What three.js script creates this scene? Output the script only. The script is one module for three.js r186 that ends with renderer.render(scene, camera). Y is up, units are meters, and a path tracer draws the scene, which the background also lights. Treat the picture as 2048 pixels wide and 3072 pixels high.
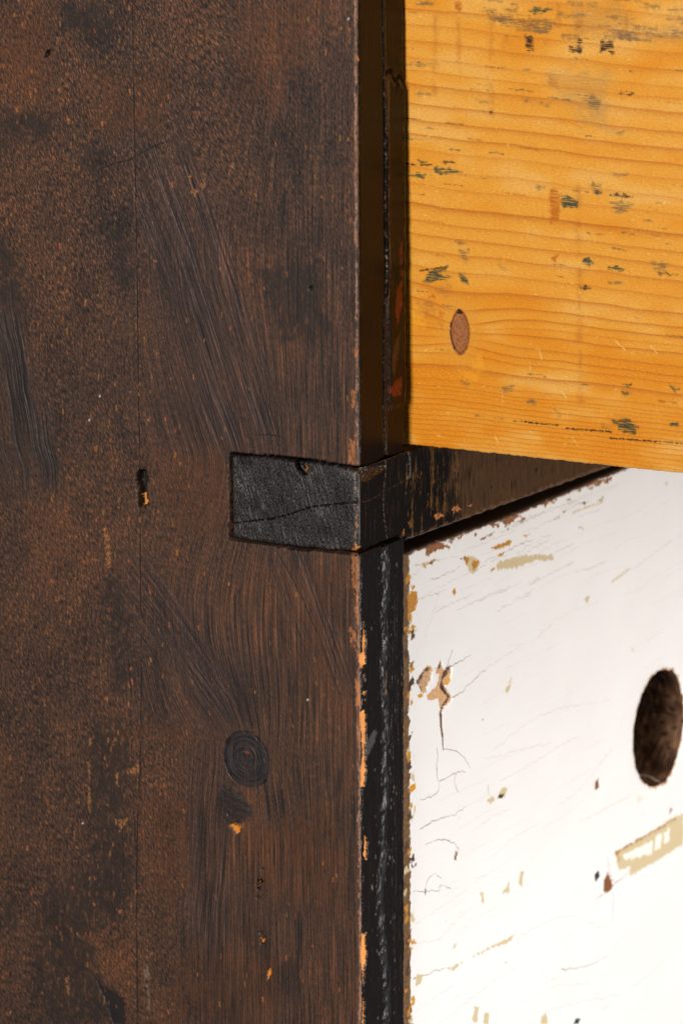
import * as THREE from 'three';
import { RectAreaLightUniformsLib } from 'three/addons/lights/RectAreaLightUniformsLib.js';

// ---------------------------------------------------------------- camera, lamps, exposure
const MM = 0.001, Y0 = 0.55;                       // board sizes are in millimetres; Y0 is the height of the drawer rail above the floor
const scene = new THREE.Scene();
scene.background = new THREE.Color(0.055, 0.055, 0.06);
const camera = new THREE.PerspectiveCamera(13.94, 682 / 1024, 0.05, 20);
camera.position.set(-0.81911, Y0 + 0.2046, 0.45696);
camera.up.set(0.18922, 0.97666, -0.10161);
camera.lookAt(camera.position.x + 0.85089, camera.position.y - 0.214735, camera.position.z - 0.479452);
camera.focus = 0.965;
camera.userData.fStop = 30;

RectAreaLightUniformsLib.init();
function softbox(name, at, size, intensity, color) {
  const l = new THREE.RectAreaLight(color, intensity, size[0], size[1]);
  l.name = name; l.position.set(at[0], Y0 + at[1], at[2]); l.lookAt(0.05, Y0 - 0.02, 0);
  scene.add(l);
}
softbox('softbox_beside_chest', [-1.34, 0.30, 0.17], [0.34, 0.6], 29.5, 0xfff8f0);
softbox('softbox_before_chest', [0.24, 0.04, 1.33], [0.75, 1.0], 11.2, 0xfffcf8);

const renderer = new THREE.WebGLRenderer({ antialias: true });
renderer.toneMapping = THREE.LinearToneMapping;
renderer.toneMappingExposure = 1;
renderer.shadowMap.enabled = true;
renderer.setSize(682, 1024);

// ---------------------------------------------------------------- noise
const clamp = (x, a = 0, b = 1) => (x < a ? a : x > b ? b : x);
const ss = (a, b, x) => { const t = clamp((x - a) / (b - a)); return t * t * (3 - 2 * t); };
const lerp = (a, b, t) => a + (b - a) * t;
function hash(ix, iy, seed) {
  let h = Math.imul(ix, 374761393) ^ Math.imul(iy, 668265263) ^ Math.imul(seed + 17, 1274126177);
  h = Math.imul(h ^ (h >>> 13), 1274126177); h ^= h >>> 16;
  return (h >>> 0) / 4294967296;
}
const GX = new Float32Array(256), GY = new Float32Array(256);
for (let i = 0; i < 256; i++) { GX[i] = Math.cos(i / 256 * 6.28318531) * 1.5; GY[i] = Math.sin(i / 256 * 6.28318531) * 1.5; }
function hi(ix, iy, seed) {
  let h = Math.imul(ix, 374761393) ^ Math.imul(iy, 668265263) ^ Math.imul(seed + 17, 1274126177);
  h = Math.imul(h ^ (h >>> 13), 1274126177); return (h ^ (h >>> 16)) & 255;
}
function n2(x, y, seed = 0) {                                          // gradient noise, about -1 to 1
  const ix = Math.floor(x), iy = Math.floor(y), fx = x - ix, fy = y - iy;
  const u = fx * fx * (3 - 2 * fx), v = fy * fy * (3 - 2 * fy);
  const a = hi(ix, iy, seed), b = hi(ix + 1, iy, seed), c = hi(ix, iy + 1, seed), d = hi(ix + 1, iy + 1, seed);
  const A = GX[a] * fx + GY[a] * fy, B = GX[b] * (fx - 1) + GY[b] * fy, C = GX[c] * fx + GY[c] * (fy - 1), D = GX[d] * (fx - 1) + GY[d] * (fy - 1);
  return A + (B - A) * u + (C - A) * v + (A - B - C + D) * u * v;
}
function fbm(x, y, seed, oct = 3) { let s = 0, a = 1, n = 0; for (let i = 0; i < oct; i++) { s += a * n2(x, y, seed + i * 7); n += a; a *= 0.55; x *= 2.03; y *= 2.03; } return s / n; }
let seedState = 12345;
const rnd = () => { seedState = (Math.imul(seedState, 1664525) + 1013904223) | 0; return (seedState >>> 0) / 4294967296; };

// ---------------------------------------------------------------- marks on the boards, measured in millimetres
// side and rail end: [z, y]; front edge and rail: [x, y]; white drawer front: [x, y]; pine drawer side: [z, y]; y from the middle of the rail
const FEAT = {
  wTop: [[[37.8,-19.4],[38.9,-17.5],[44.9,-17.6],[50.5,-20.4],[43.8,-19.8],[39.4,-20.3]], [[69.3,-18.4],[72.2,-17.6],[76.3,-20.3],[72.2,-19.5]], [[78.6,-20],[81.5,-18.1],[88.1,-19.9],[83.9,-20.5],[80.4,-21.2]], [[99.5,-19],[106.8,-18.8],[106.2,-19.5],[101.3,-20.2]], [[124.9,-19.4],[127.4,-18.1],[135.1,-19.6],[134.5,-20.6]], [[135.1,-19.8],[140.9,-19.5],[139.7,-20.7]], [[26.9,-17.7],[31.2,-17],[30.7,-18]], [[54.4,-19],[57.3,-18.5],[56.7,-19.5]], [[26.4,-18.4],[28.5,-18.3],[30.5,-20.3],[28.5,-19.6]]],
  wOchre: [[[72.2,-25],[78.1,-24.8],[84,-25.1],[81.6,-26.1],[74.6,-25.8]], [[57.9,-25.1],[59,-24.5],[60.5,-25.4],[59,-26.6]], [[61.8,-26.3],[65.5,-26.6],[65.3,-27.7],[62.5,-28.5]], [[71.1,-30.3],[74,-30.2],[72.3,-31.1]], [[89.7,-25.3],[92.9,-25.5],[90.5,-25.8]], [[74.8,-27.6],[79,-27.5],[77.5,-28]], [[51.9,-31.7],[52.8,-30.8],[53.6,-32.1],[52.5,-33.2]], [[37.2,-22.8],[37,-21.4],[38.3,-23.2]], [[27.4,-20.7],[29.1,-21.1],[28.5,-22.3]]],
  wTan: [[[27.4,-25],[29.4,-25.3],[30.1,-27.7],[31.8,-27.5],[33.4,-27.7],[34.5,-29.6],[32.8,-32.2],[30.7,-32.5],[31.7,-34],[30.9,-35],[28.5,-32.7]], [[27.9,-36.7],[30.4,-36.5],[30.7,-37.6]]],
  wBeige: [[[73.4,-30.8],[75.8,-29.1],[88.8,-30.3],[105.8,-33.4],[106.1,-34.7],[94.8,-32.9],[85.2,-32.6]], [[171.7,-27.6],[173.8,-27.4],[174.5,-28.7]], [[123.6,-49.2],[126.1,-48.4],[128,-49.1],[126.1,-50]], [[120.7,-29.4],[122.6,-29.2],[123.2,-30.2]], [[57.3,-24.7],[61.8,-24.8],[65.9,-27],[63.6,-29.3],[60.7,-28.7]], [[31.8,-21.1],[37.2,-21.7],[43.8,-22],[38.3,-22.4]], [[143.9,-122.2],[163.4,-122.6],[181.4,-122.4],[186.8,-122.6],[187.1,-131.4],[170.6,-131.6],[152.8,-131.3],[153.4,-128.7],[146,-127.6]], [[49.7,-126.4],[57.7,-127.1],[52,-128]], [[62.4,-127.4],[73,-127.6],[85,-128.2],[83.8,-129.6],[74.2,-128.2],[67.1,-127.9]], [[87.5,-115.7],[88.7,-112.2],[90.3,-113],[89.5,-116.2]], [[78.3,-115.3],[82.4,-113.6],[82.2,-116.2]], [[67,-112.2],[68.4,-112.1],[68.4,-114.9],[67.2,-114.3]], [[32.7,-125.9],[33.3,-123.2],[36.3,-124.4],[35.5,-126.2]], [[62.2,-144.4],[63.6,-140.7],[66,-141.6],[65.1,-145.3]], [[68.4,-146.8],[68.9,-144.2],[71.6,-144.7],[71,-147.6]], [[99.8,-156.5],[101.9,-154.4],[104.6,-155.7],[104.5,-157.9]], [[52.2,-122.6],[52.9,-121.2],[54.5,-121.5]], [[77.8,-63.2],[80.8,-62],[83.1,-61.7],[81.4,-63.5]], [[80.2,-134.3],[82,-134],[81.7,-134.7]], [[70.1,-89.1],[72.7,-88.1],[74.5,-89.9],[72.1,-90.2]], [[75.7,-89.7],[78,-87.5],[81,-88.8],[79.8,-90.5]], [[29.5,-72.9],[31.7,-71.9],[32.2,-74.2]], [[30.4,-84],[32.2,-80.7],[33.3,-81.5]]],
  wBeigeTiny: [[[140.3,-47.8],[145.5,-47.1],[150.7,-46.4]], [[116.8,-24.9],[121.9,-24.8],[134.6,-25.2]], [[152.6,-68.4],[153.7,-69.2]], [[83.1,-60.4],[81.9,-61.4]]],
  wBig: [[[43,-50],[44.1,-48.8],[45.9,-47.5],[46.8,-49.8],[48.5,-50.5],[51.6,-50.2],[50.3,-53.1],[48.1,-54.3],[49.9,-56.7],[52,-58.2],[45.9,-60.7],[45.2,-58.3],[44.5,-56.7],[42.3,-56.7],[39.4,-55.8],[38.7,-54.8],[43.7,-53.7],[44.8,-52],[45.2,-50.7]]],
  wBigDark: [[[48.5,-50.3],[51.6,-50.2],[49.9,-52.1],[48.1,-52.7],[47.7,-54.3],[49.9,-56.7],[51.4,-58],[45.9,-60.7],[45.6,-60.1],[50.3,-57.8],[46.3,-54.6],[46.6,-53.1]], [[44.8,-48.8],[45.9,-47.8],[46.6,-49.6],[45.5,-49.7]]],
  wBig2: [[[33.3,-49.9],[35.8,-48.3],[39.4,-47.4],[41.2,-48.5],[40.8,-51.2],[38.7,-52.5],[38.8,-53.9],[36.9,-53.7],[35.4,-51.4]]],
  wBig2Dark: [[[33.6,-50.3],[36.9,-48.7],[38.3,-48.8],[36.1,-50.5],[35.8,-51.8],[36.9,-53.3],[35.8,-53.1],[34.9,-51.3]], [[37.9,-48.1],[39.4,-47.7],[40.8,-48.8],[39.4,-48.9]]],
  wOchre2: [[[48.1,-54],[49.9,-52.8],[50.8,-52.3],[50.3,-53.8],[49.2,-54.5]], [[33.6,-53.3],[35.4,-53.3],[36.9,-54.4],[34.7,-54.4]], [[39.4,-47.6],[40.8,-47.9],[40.8,-48.7]], [[29.7,-75],[32.7,-74.9],[32.7,-76.3],[30,-76.8]], [[31.5,-67.7],[32.4,-67.7],[32.2,-68.5]]],
  wCrackW: [[[45.8,-60.5],[45.9,-63.8],[46.7,-67.1],[46.9,-70]]],
  wCrack: [[[46.9,-70],[52.6,-71.6],[56.7,-73.9],[58.9,-75.9],[61.2,-78.1]], [[43.9,-69],[43.8,-76.6],[45,-78],[44.5,-79.8],[40.1,-80.3],[35.1,-79.7]], [[45.2,-77.7],[50.4,-77.5],[53.3,-77.7],[55.2,-77.7],[58.5,-78.6]], [[53.3,-77.7],[52.8,-79.8],[54.5,-82.9]], [[48.6,-50.2],[49.9,-48.2],[51.9,-46.2]], [[51.4,-50.2],[55.8,-49.9],[61.4,-49.5]], [[51.8,-58.1],[57.7,-57.6],[66.3,-55.5],[69,-55.2]], [[41.2,-48.9],[43,-48.7],[44.4,-48.9]], [[70.5,-85.2],[71.1,-87.9]], [[38.3,-91.9],[45,-92.2],[51.9,-94.9],[54.7,-97.6],[54.2,-99.2]], [[37.8,-104.4],[37.8,-102.7],[39.4,-100.7],[42.8,-100.5],[46.2,-102.6]], [[31.7,-101.8],[43.9,-105],[45.6,-104.1],[50.7,-106.3]], [[35,-86.9],[42.8,-86.7],[53,-88],[58.7,-87.3]], [[139.2,-122.2],[141.3,-127.5],[143.4,-130.5]], [[142.8,-132.8],[143,-137.1],[143,-141.3]], [[133.5,-132],[139.5,-131.8]], [[143.4,-130.5],[150.1,-130.5],[159.5,-127.6]], [[31.6,-123.9],[48.5,-126.1]], [[112.5,-145.6],[128,-149],[139.8,-149.5]]],
  wCrackF: [[[58.7,-87.3],[68,-87.7]], [[45.1,-117.8],[50.8,-116.1],[64.6,-113.8]], [[99.9,-140.7],[104.9,-146.3],[112.5,-145.6]], [[139.8,-149.5],[149.1,-147.9],[156.5,-146.4]], [[67.9,-77.6],[76.2,-79.1],[91.8,-80.7],[105.3,-82.9]], [[73.8,-76.8],[91.7,-74.4],[110.1,-74.8],[139.6,-79.5]], [[77.4,-85.6],[93,-85.6],[110.3,-84.7],[122.9,-84.9]], [[62.2,-94.6],[73.9,-93.8],[83.5,-94.5]], [[68.1,-104.6],[85.9,-102.6],[100.6,-102.5]], [[32.8,-110.4],[43.9,-109.7],[57.6,-109.1],[69.3,-107.8]], [[31.6,-115],[45.1,-117.8]], [[86.2,-129.7],[98.5,-129.8],[117.4,-132.2],[138.4,-142.4]], [[110.5,-100.4],[123.2,-99],[141.2,-92.9]], [[122.1,-108.1],[135,-108.5],[153.6,-109.1]], [[57.8,-138.5],[74.2,-137.2],[86.3,-137.3]], [[90.1,-148.3],[106.2,-148.5],[130.7,-154.6]], [[137.5,-163.9],[164.5,-162.9],[188,-160.4]], [[92.6,-154.2],[111.4,-155.4],[148.1,-162.9]], [[37.2,-29.4],[42.7,-29.2],[48.3,-29.3]], [[36.1,-41.2],[40.5,-36.3],[44.9,-30.3]], [[30.7,-23.5],[39.4,-22.1],[46,-22.4],[55,-23.4]], [[57.3,-22.6],[67.6,-23],[75.7,-23],[85.1,-23.2]], [[66.4,-25.5],[73.4,-25.8],[80.4,-26.1]], [[88.7,-24.5],[97.1,-24.5],[109.4,-24],[121.8,-23]], [[97.1,-21.7],[109.3,-21.8],[128.1,-21.4]], [[109.3,-22.9],[128.1,-22],[150.2,-22.7]], [[93.9,-54.1],[101.2,-52.3],[106.1,-51.7]], [[66.6,-55.2],[78.3,-54],[87.8,-53.3]], [[162,-68.7],[172.9,-67.5]], [[140.3,-47.8],[161.4,-46],[184.3,-42.8]]],
  wBlack: [[[76.1,-89.2],[79.2,-89.4],[78.4,-90.4],[76.5,-90]], [[67.5,-67.2],[68,-67.4],[67.8,-68]], [[131.4,-125.1],[133.8,-124.4],[134.7,-126.3],[132.3,-127]], [[119.8,-162.6],[121.1,-161.6],[123.7,-162.4],[122.4,-163.4]], [[37.8,-104.4],[37.5,-102.9],[38.1,-103.1]]],
  wBrown: [[[137.2,-131.2],[137.8,-128.4],[140,-126.6],[142.1,-129.5],[143.4,-131.4],[140.5,-132.3]], [[131.4,-101.6],[132.2,-99.8],[133.8,-99.4],[134.1,-102.2]], [[177.9,-120.6],[178.8,-118.7],[180,-119.9]], [[53,-99.4],[53.6,-97.6],[54.6,-98.2],[54.2,-100]]],
  wPatch: [[[148.6,-124.2],[167.6,-125.1],[167,-128.8],[150,-126]], [[169,-124.4],[173.4,-124.6],[172.1,-128.6],[168.4,-128.3]], [[174.5,-124.9],[178.1,-124.5],[177.7,-128.1],[174.6,-127.9]]],
  wTanLine: [[[143.9,-122.5],[153.9,-122.5],[166.2,-122.7],[181.5,-122.6]], [[144.3,-121.7],[146.6,-124.8]]],
  wHole: [[[154.8,-92.8],[157.4,-87.5],[163.9,-80.6],[174.9,-78.6],[156.3,-99.2],[160.5,-106.3],[167.5,-110.5],[175.8,-110.8]]],
  oBlack: [[[30.1,106.7],[31.9,106.8],[32.3,103.5],[30.6,103.2]], [[41.3,104.8],[44.3,104.9],[44.3,103.7],[41.3,103.6]], [[43.2,106.6],[44.3,106.6],[44.3,105.4],[43.5,105.4]], [[49.1,106.6],[50.5,106.4],[51,106.8],[52.3,107],[52.1,103.8],[51,104.3],[49.1,104.2]], [[18.9,89.3],[21.9,89.1],[21.6,88.7]], [[43.7,50.1],[45.1,50.6],[46.3,50.2],[44.8,49.8]], [[51.4,71.9],[53.6,72.4],[56.7,71.8],[53.3,71.6]], [[8.6,76.6],[10.9,77.1],[12.1,76.7],[9.7,76.4]], [[62.5,55.3],[64.6,55.3],[69.3,54.8],[63.3,54.7]], [[53.9,95.2],[55.5,95.4],[57.2,95.1],[55.3,94.8]]],
  oGrey: [[[2.4,113],[4.6,113.4],[7.2,113.2],[6.6,112.5],[2.9,112.5]], [[32.3,109.1],[34.5,109.7],[36.8,109.4],[36.4,107.7],[32.9,107.5]], [[44.7,93.4],[48,94.1],[49.6,91.9],[46.4,91.1]], [[46.8,74.6],[48.7,74],[49,72],[46.8,72.4]], [[51.1,70.2],[57.1,70.6],[54.9,68.2],[52.8,68.1]], [[29.4,92.1],[32.7,92.2],[32.2,91.5]], [[33.5,91.9],[36.8,91.7],[35.5,91.3]], [[-0.1,98.9],[3.9,99.3],[6.4,98.8],[1.6,98.4]], [[61.4,57.3],[65.7,57.5],[64.6,55.9],[62.5,55.9]], [[11.7,58.7],[14.4,58.5],[12.9,58.1]], [[13.1,56.5],[15.2,56.6],[14.6,53.8],[13.5,54.5]], [[23.2,53.6],[25.7,53],[24.6,52.7]], [[52.6,86.6],[55,86.6],[53.4,86.1]], [[50.5,52],[54.1,52.1],[51.6,51.8]], [[51.7,76.7],[55.5,76.7],[52.8,76.2]], [[1.5,92.3],[5.7,92.2],[2.6,91.7]], [[20.2,112.4],[23,112.2],[21.9,111.5]], [[17.8,91.4],[21.1,91.6],[19.4,91]], [[29.8,99.4],[31.7,99.2],[30.3,98.9]], [[32.6,72.9],[34.8,72.5],[33.4,71.9]], [[37.1,21.1],[38.9,20.6],[38.3,19.9]], [[30.5,23.3],[32.2,23],[31.6,22],[29.9,22.3]], [[49,18.6],[51,18.4],[50.1,17.7]], [[23.8,25.6],[26.6,25.9],[26,24.4],[23.5,24.4]], [[13.3,25.7],[15.3,25.4],[14.1,24.5]]],
  oGreen: [[[31,112.4],[32.4,113.2],[36.8,113],[34,112]], [[38.6,70.9],[41.3,70.8],[43.4,69.9],[43,68.3],[39.7,68.4]], [[46.8,72.6],[48.2,73.1],[49.1,72.1],[47.4,71.6]], [[44.3,57.3],[46.2,57],[47.4,55.8],[44.8,55.4]], [[50.8,55.5],[52.7,56],[55.5,55.1],[51.6,54.7]], [[3.6,48.6],[4.5,50.9],[9.7,52.3],[7.7,50.8],[10.8,50],[6.5,48.8]], [[12.7,51.2],[14.7,50.7],[15,48.9],[13,49.4]], [[0,73],[2.3,73.6],[5.3,73.5],[4,72.7]], [[6.3,75.4],[10.3,75.3],[13.6,74.8],[11.4,74.2],[6.9,74.3]], [[2.4,76.7],[4.7,76.4],[3.5,76]], [[51.8,20.2],[55.4,20.9],[58,19.4],[57.3,17.3],[54.3,17.6]], [[54,28.6],[56.6,28.9],[55.4,28.3]], [[54,27],[56.4,26.8],[54.8,25.7]], [[66.2,29.3],[68.1,28.8],[67.2,27.9]], [[65.9,20.8],[68.3,21.2],[67.9,20.2]]],
  oHaze: [[[41.6,114.3],[52.4,115.2],[57.7,110.6],[69.3,110.7],[69.3,107.3],[52.3,107],[41.6,108]], [[36.6,98.4],[51.8,100.2],[51.2,86.5],[44.7,88],[37.7,94.5]], [[65.7,109.6],[69.3,111.7],[69.3,108.5],[66.7,108.7]]],
  oRust: [[[36.1,72.4],[37.8,72.3],[38.7,70.9],[38.5,65.6],[36.4,64.2]], [[12.5,113.5],[14.2,113.6],[13.8,111.6],[12.5,112]], [[36.3,56.7],[38,57.3],[37.7,55.3]], [[7,41.8],[8.6,41.7],[8.4,40.6],[7.2,40.8]], [[7.5,39.3],[8.5,39.3],[8,37.8]], [[4.7,44.9],[5.9,45.8],[6.4,44.6]]],
  oBrownS: [[[1.5,43.4],[5.3,44.8],[6.5,42.3],[4.4,39.9],[1.5,40.8]], [[6.5,47.4],[9.9,48.7],[10.4,46.1],[7.6,45.4]], [[35.8,98.4],[38,97.5],[38.2,95.1],[36.6,95.5]]],
  oDrip: [[[21.6,111.5],[21.7,104.6],[21.4,98.1],[21.6,92.7],[21.6,88.7]], [[7.3,109.8],[7.3,103.9],[6.9,92.9]], [[13.6,113.1],[13.3,106.6],[13.7,97.7]], [[43.4,73.2],[43.2,66.2],[43.5,58.7],[43.5,51.2],[43.4,44.2],[43.6,36.1],[43.8,26],[43.7,22]], [[25.4,106.7],[25.5,103.7]], [[35.3,105.7],[35.3,103.4]], [[43.5,112.4],[43.5,108]], [[38.6,114.2],[38.6,109.3]], [[55.5,113.9],[55.3,109.6]]],
  oYellow: [[[15.9,30.6],[18.2,32.6],[19.4,29.1],[16.2,28.5]], [[12.7,28],[17.7,27.9],[17.1,25.9],[13.6,25.9]], [[-1.1,41.8],[3,43.1],[3.5,37.5],[-0.6,37.7]]],
  oScratch: [[[33.1,35],[33.9,32.8]], [[30.7,31.7],[31,30.1]], [[23.5,24.8],[23.7,21.8]], [[38.8,25.7],[40.1,24.4]], [[41.5,15.2],[42.9,13.3]], [[21.4,13.8],[22.5,12.1]], [[52.1,39],[54.9,36.7]], [[61.4,38.2],[63,36.4]], [[6,12.4],[8.2,12.1]]],
  oSplit: [[[26.5,17.7],[32.7,17.6],[38.3,17.7]], [[39.9,17.1],[46,17.3],[51.5,17.4]], [[51,15.9],[69.4,16.4]], [[-0.7,75.8],[2.3,75.7],[6,75.9]], [[2.5,50.9],[4.8,51.5],[9.4,52.3]]],
  oKnot: [[[13.2,42.7],[13.2,37.5],[13.2,32.3],[10.9,37.3],[15.7,37.7]]],
  sJoint: [[[-59.3,112.9],[-59.2,102.9],[-59.1,79.7],[-59,62.4],[-59,41.8],[-59.1,21.1],[-59,2.3],[-59.3,-20.9],[-59.4,-40.1],[-60,-63.8],[-61.7,-96.7],[-62.1,-135.6]]],
  sSlot: [[[-59.8,1.7],[-59,2.3],[-57.5,2.3],[-57.3,0.4],[-57.6,-2.8],[-57.3,-5.7],[-58.2,-6.6],[-59.6,-6.4],[-59.4,-3],[-60,-0.4]]],
  sSlotTan: [[[-59.2,-3.6],[-57.5,-3.1],[-57.4,-5.9],[-59.1,-6.3]]],
  sTan: [[[-35.7,-81.4],[-34.2,-80.8],[-32.7,-80.3],[-32.2,-80.7],[-32.6,-82.7],[-33.6,-83.4],[-34.6,-82.3]], [[-27,-108.1],[-26,-108.3],[-26.3,-109.3],[-26.8,-109.1]], [[-25.4,-116.2],[-24.3,-115.1],[-24.3,-116.8],[-25.3,-118.3]], [[-27.7,-94.4],[-27.3,-93.2],[-27.3,-94.8]]],
  sHole: [[[-27.1,-91],[-26.3,-90.6],[-26.1,-91.1]], [[-28.2,-95],[-27.4,-93.2],[-26.5,-94.2]], [[-27.9,-96],[-27.1,-95.6],[-27.1,-96.7]], [[-28.1,-98.2],[-27.3,-97.9],[-27.6,-98.6]], [[-27.6,-106.8],[-26.8,-106.4],[-26.7,-107.2]], [[-27.1,-109.1],[-26.5,-109.3],[-26.7,-110.2]], [[-83.7,98.5],[-83.2,99.9],[-82.1,100.3],[-82.2,99.5],[-83.1,98.6]], [[-12.8,49.6],[-12.2,49.8],[-12.3,48.9]], [[-40.9,92.8],[-40.5,93.6],[-40.2,93.4]]],
  sTanFleck: [[[-69.6,-12.8],[-68.5,-12.5],[-67.8,-14.8],[-67.6,-18],[-67.7,-22.3],[-68.5,-22.6],[-69.1,-20.3],[-69.2,-16.6]], [[-74.9,-14.5],[-73.9,-14.3],[-74.1,-15.5]], [[-61.6,21.1],[-60.7,21],[-61.2,20.2]], [[-57.1,14.7],[-56,15.2],[-56.1,14.1]], [[-65.4,-5.1],[-64.5,-4.7],[-65.2,-7.7]], [[-68.1,-66],[-67.2,-64],[-66.5,-64.3],[-67.5,-66.2]], [[-67.3,-73.2],[-66.2,-72.5],[-66.5,-76.4],[-67.3,-76.2]], [[-64.2,-72],[-60.5,-69.3],[-60.5,-72],[-63.6,-72.7]], [[-74.9,-65.5],[-73.9,-65.1],[-74.4,-68.2]], [[-75.3,-77.6],[-74.7,-77.5],[-74.4,-84],[-75.1,-84.1]], [[-75.4,-71],[-74.4,-70.9],[-74.7,-75.9]], [[-91.4,-109.2],[-90.6,-108.8],[-90.9,-109.7]], [[-82.9,-127.4],[-81.7,-126.7],[-81.5,-131.2],[-82.3,-131.3]], [[-85.3,-127.7],[-84.1,-127.5],[-84.8,-128.3]], [[-67.7,-107.2],[-66.1,-107.3],[-66.7,-108.5]], [[-87.6,-57.4],[-87.1,-57.3],[-87,-59.8]], [[-63.2,-83.5],[-66.6,-84.6],[-66.5,-87.8]], [[-74.2,-106],[-73.8,-106.5],[-74.2,-111]], [[-44.5,68.9],[-43.6,70.5],[-42,70],[-43,68.3]], [[-41.5,71.2],[-40.6,72.5],[-40,71.2],[-40.9,69.7]], [[-33.9,76.2],[-32.4,77],[-32.7,75.5]], [[-45,72.9],[-43.8,73.5],[-44.1,71]], [[-93.4,65],[-92.6,65],[-92.9,64.2]], [[-54.8,53],[-53.5,52.5],[-54.1,51.7]]],
  sGreyStreak: [[[-60.4,-120.5],[-58.9,-119.9],[-58.3,-122.3],[-58.8,-125.2],[-58.4,-127.9],[-58.4,-132.3],[-58.9,-132.4],[-59.3,-125.8],[-60.1,-122.6]]],
  sDarkPatch: [[[-74,-126],[-71.5,-127.8],[-65.9,-129.7],[-65.7,-136.2],[-69.1,-136.8],[-71.5,-130.6]]],
  sStain: [[[-72.7,-60.4],[-62.7,-58.5],[-62.7,-75.9],[-65.6,-82.8],[-61,-97.4],[-66.1,-109.2],[-74.3,-111.6],[-74.5,-122.7],[-80.9,-126.6],[-89.2,-125.1],[-90.2,-114.1],[-85.4,-101.1],[-74,-98.3],[-73,-78.4]], [[-101.7,-111.4],[-97.8,-109.6],[-96.6,-115.1],[-101.8,-117]], [[-75.2,-122.8],[-66.5,-129.2],[-66,-136.3],[-90.8,-140.5],[-91.1,-125.4]], [[-68.2,-23.4],[-64.7,-29.4],[-62.4,-37.1],[-65,-50.2],[-66.9,-50.4],[-67.6,-36.1]], [[-78.8,110.5],[-65.6,111.6],[-64.6,102.6],[-70.6,101.3],[-78.3,106]], [[-92.8,85.9],[-81.8,85.5],[-82.6,79.3],[-91.7,79.8],[-96.7,78.5],[-96.5,85.7]], [[-97.3,54.5],[-93.7,49.6],[-91.5,41.9],[-97.7,38.8]], [[-75.9,77.6],[-68.7,77.1],[-67.6,72],[-74.9,71.6]], [[-25.4,52.1],[-11,55.7],[-8.3,40.8],[-19.8,36.4]], [[-66.6,60.8],[-63,59],[-60.9,46.8],[-64.4,48.6]], [[-9.5,72.2],[-8.2,72.6],[-8.5,70.6],[-9.3,70.5]]],
  sWarm: [[[-57.5,-77.8],[-45.9,-76.8],[-45,-99.4],[-57.3,-101.3]], [[-29.7,-83.1],[-4.9,-68.9],[-5.1,-97.6],[-20.9,-99],[-27.4,-93.5]], [[-49.5,-116.5],[-21,-112],[-24.2,-129.2],[-54.7,-134.4]], [[-60.3,-60.4],[-47.5,-58.7],[-47.5,-61.9],[-60.4,-63.1]], [[-31.7,111.1],[-19.1,114.6],[-7.8,115.1],[-13.5,107.5],[-19.3,91],[-32,89.3]], [[-95.9,108.3],[-81.9,107.9],[-81.8,89.1],[-91.5,90.1],[-96.3,93.4]], [[-71.9,95.7],[-49.3,96.8],[-54.3,81],[-71,82]], [[-56.7,7.4],[-35.2,9.4],[-35.5,-11.4],[-49.8,-11.9]], [[-21.4,-17.6],[-4.7,-15.8],[-4.8,-42.7],[-13.4,-43.7]]],
  sFanA: [[[-60.7,56.1],[-32.9,8.8]], [[-23.4,14.1],[-45.1,65.3]]],
  sKnot: [[[-30.5,-65],[-23.9,-64.1],[-30.6,-71.8]]],
  sKnotB: [[[-97.9,31.4],[-92.9,35],[-91.1,7.7],[-82.7,-5.3]]],
  sSwirl: [[[-38.7,-76.8],[-38,-71.9],[-33.8,-72.9],[-29.6,-75.6],[-29.1,-78.2],[-31.5,-79.8],[-36.3,-80.8]]],
  sScratch: [[[-27.5,13.7],[-24,14.1],[-21.7,14.1],[-20,13.5]], [[-21.1,-14.5],[-17.9,-19.3],[-15,-24.2],[-11.6,-31.1]], [[-7.4,-19.2],[-7.2,-26.4],[-6.4,-42.9]], [[-67.2,-32.9],[-64.8,-34.7],[-61.7,-36.5],[-58.7,-38.8],[-55.1,-43.7]], [[-58.6,-29.7],[-54.4,-35.1],[-50.9,-42.7]], [[-69.4,72.9],[-65.2,74.5],[-60.3,76],[-54.3,79.2],[-49.6,81]], [[-68.1,92.8],[-68.2,88.3]], [[-43.6,91.6],[-43.5,85.6]], [[-53.2,112.6],[-53.1,110.2]]],
  sLine: [[[-62.6,-49.9],[-62.6,-66.1],[-62,-87.7],[-61.6,-107.4]], [[-65.6,-78.4],[-65.5,-110.2]], [[-33.6,-25.2],[-33.5,-33.1]]],
  dovetail: [[[-33.7,8.4],[-15.4,8.9],[-0.4,8.3],[-33.9,-11.3],[-16.7,-11.8],[-0.5,-11.1]]],
  dCrack: [[[-33.4,-7.8],[-28.9,-6.8],[-24.2,-5.9],[-19.5,-4.5],[-14.3,-2.4],[-9.6,-1.1],[-4.6,-0.1],[-0.5,0.5]]],
  dHole: [[[-17.1,8.7],[-15.8,9.5],[-14.5,8.4],[-13.5,7.4],[-13.9,5.8],[-15.1,5.3],[-16.2,6.7]]],
  dTan: [[[-15.1,8],[-13.9,8],[-13.5,6.4],[-14.3,5.7],[-14.9,6.5]]],
  dNotchTop: [[[-18.3,8.2],[-14.2,9.9],[-13,8.5]]],
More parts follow.
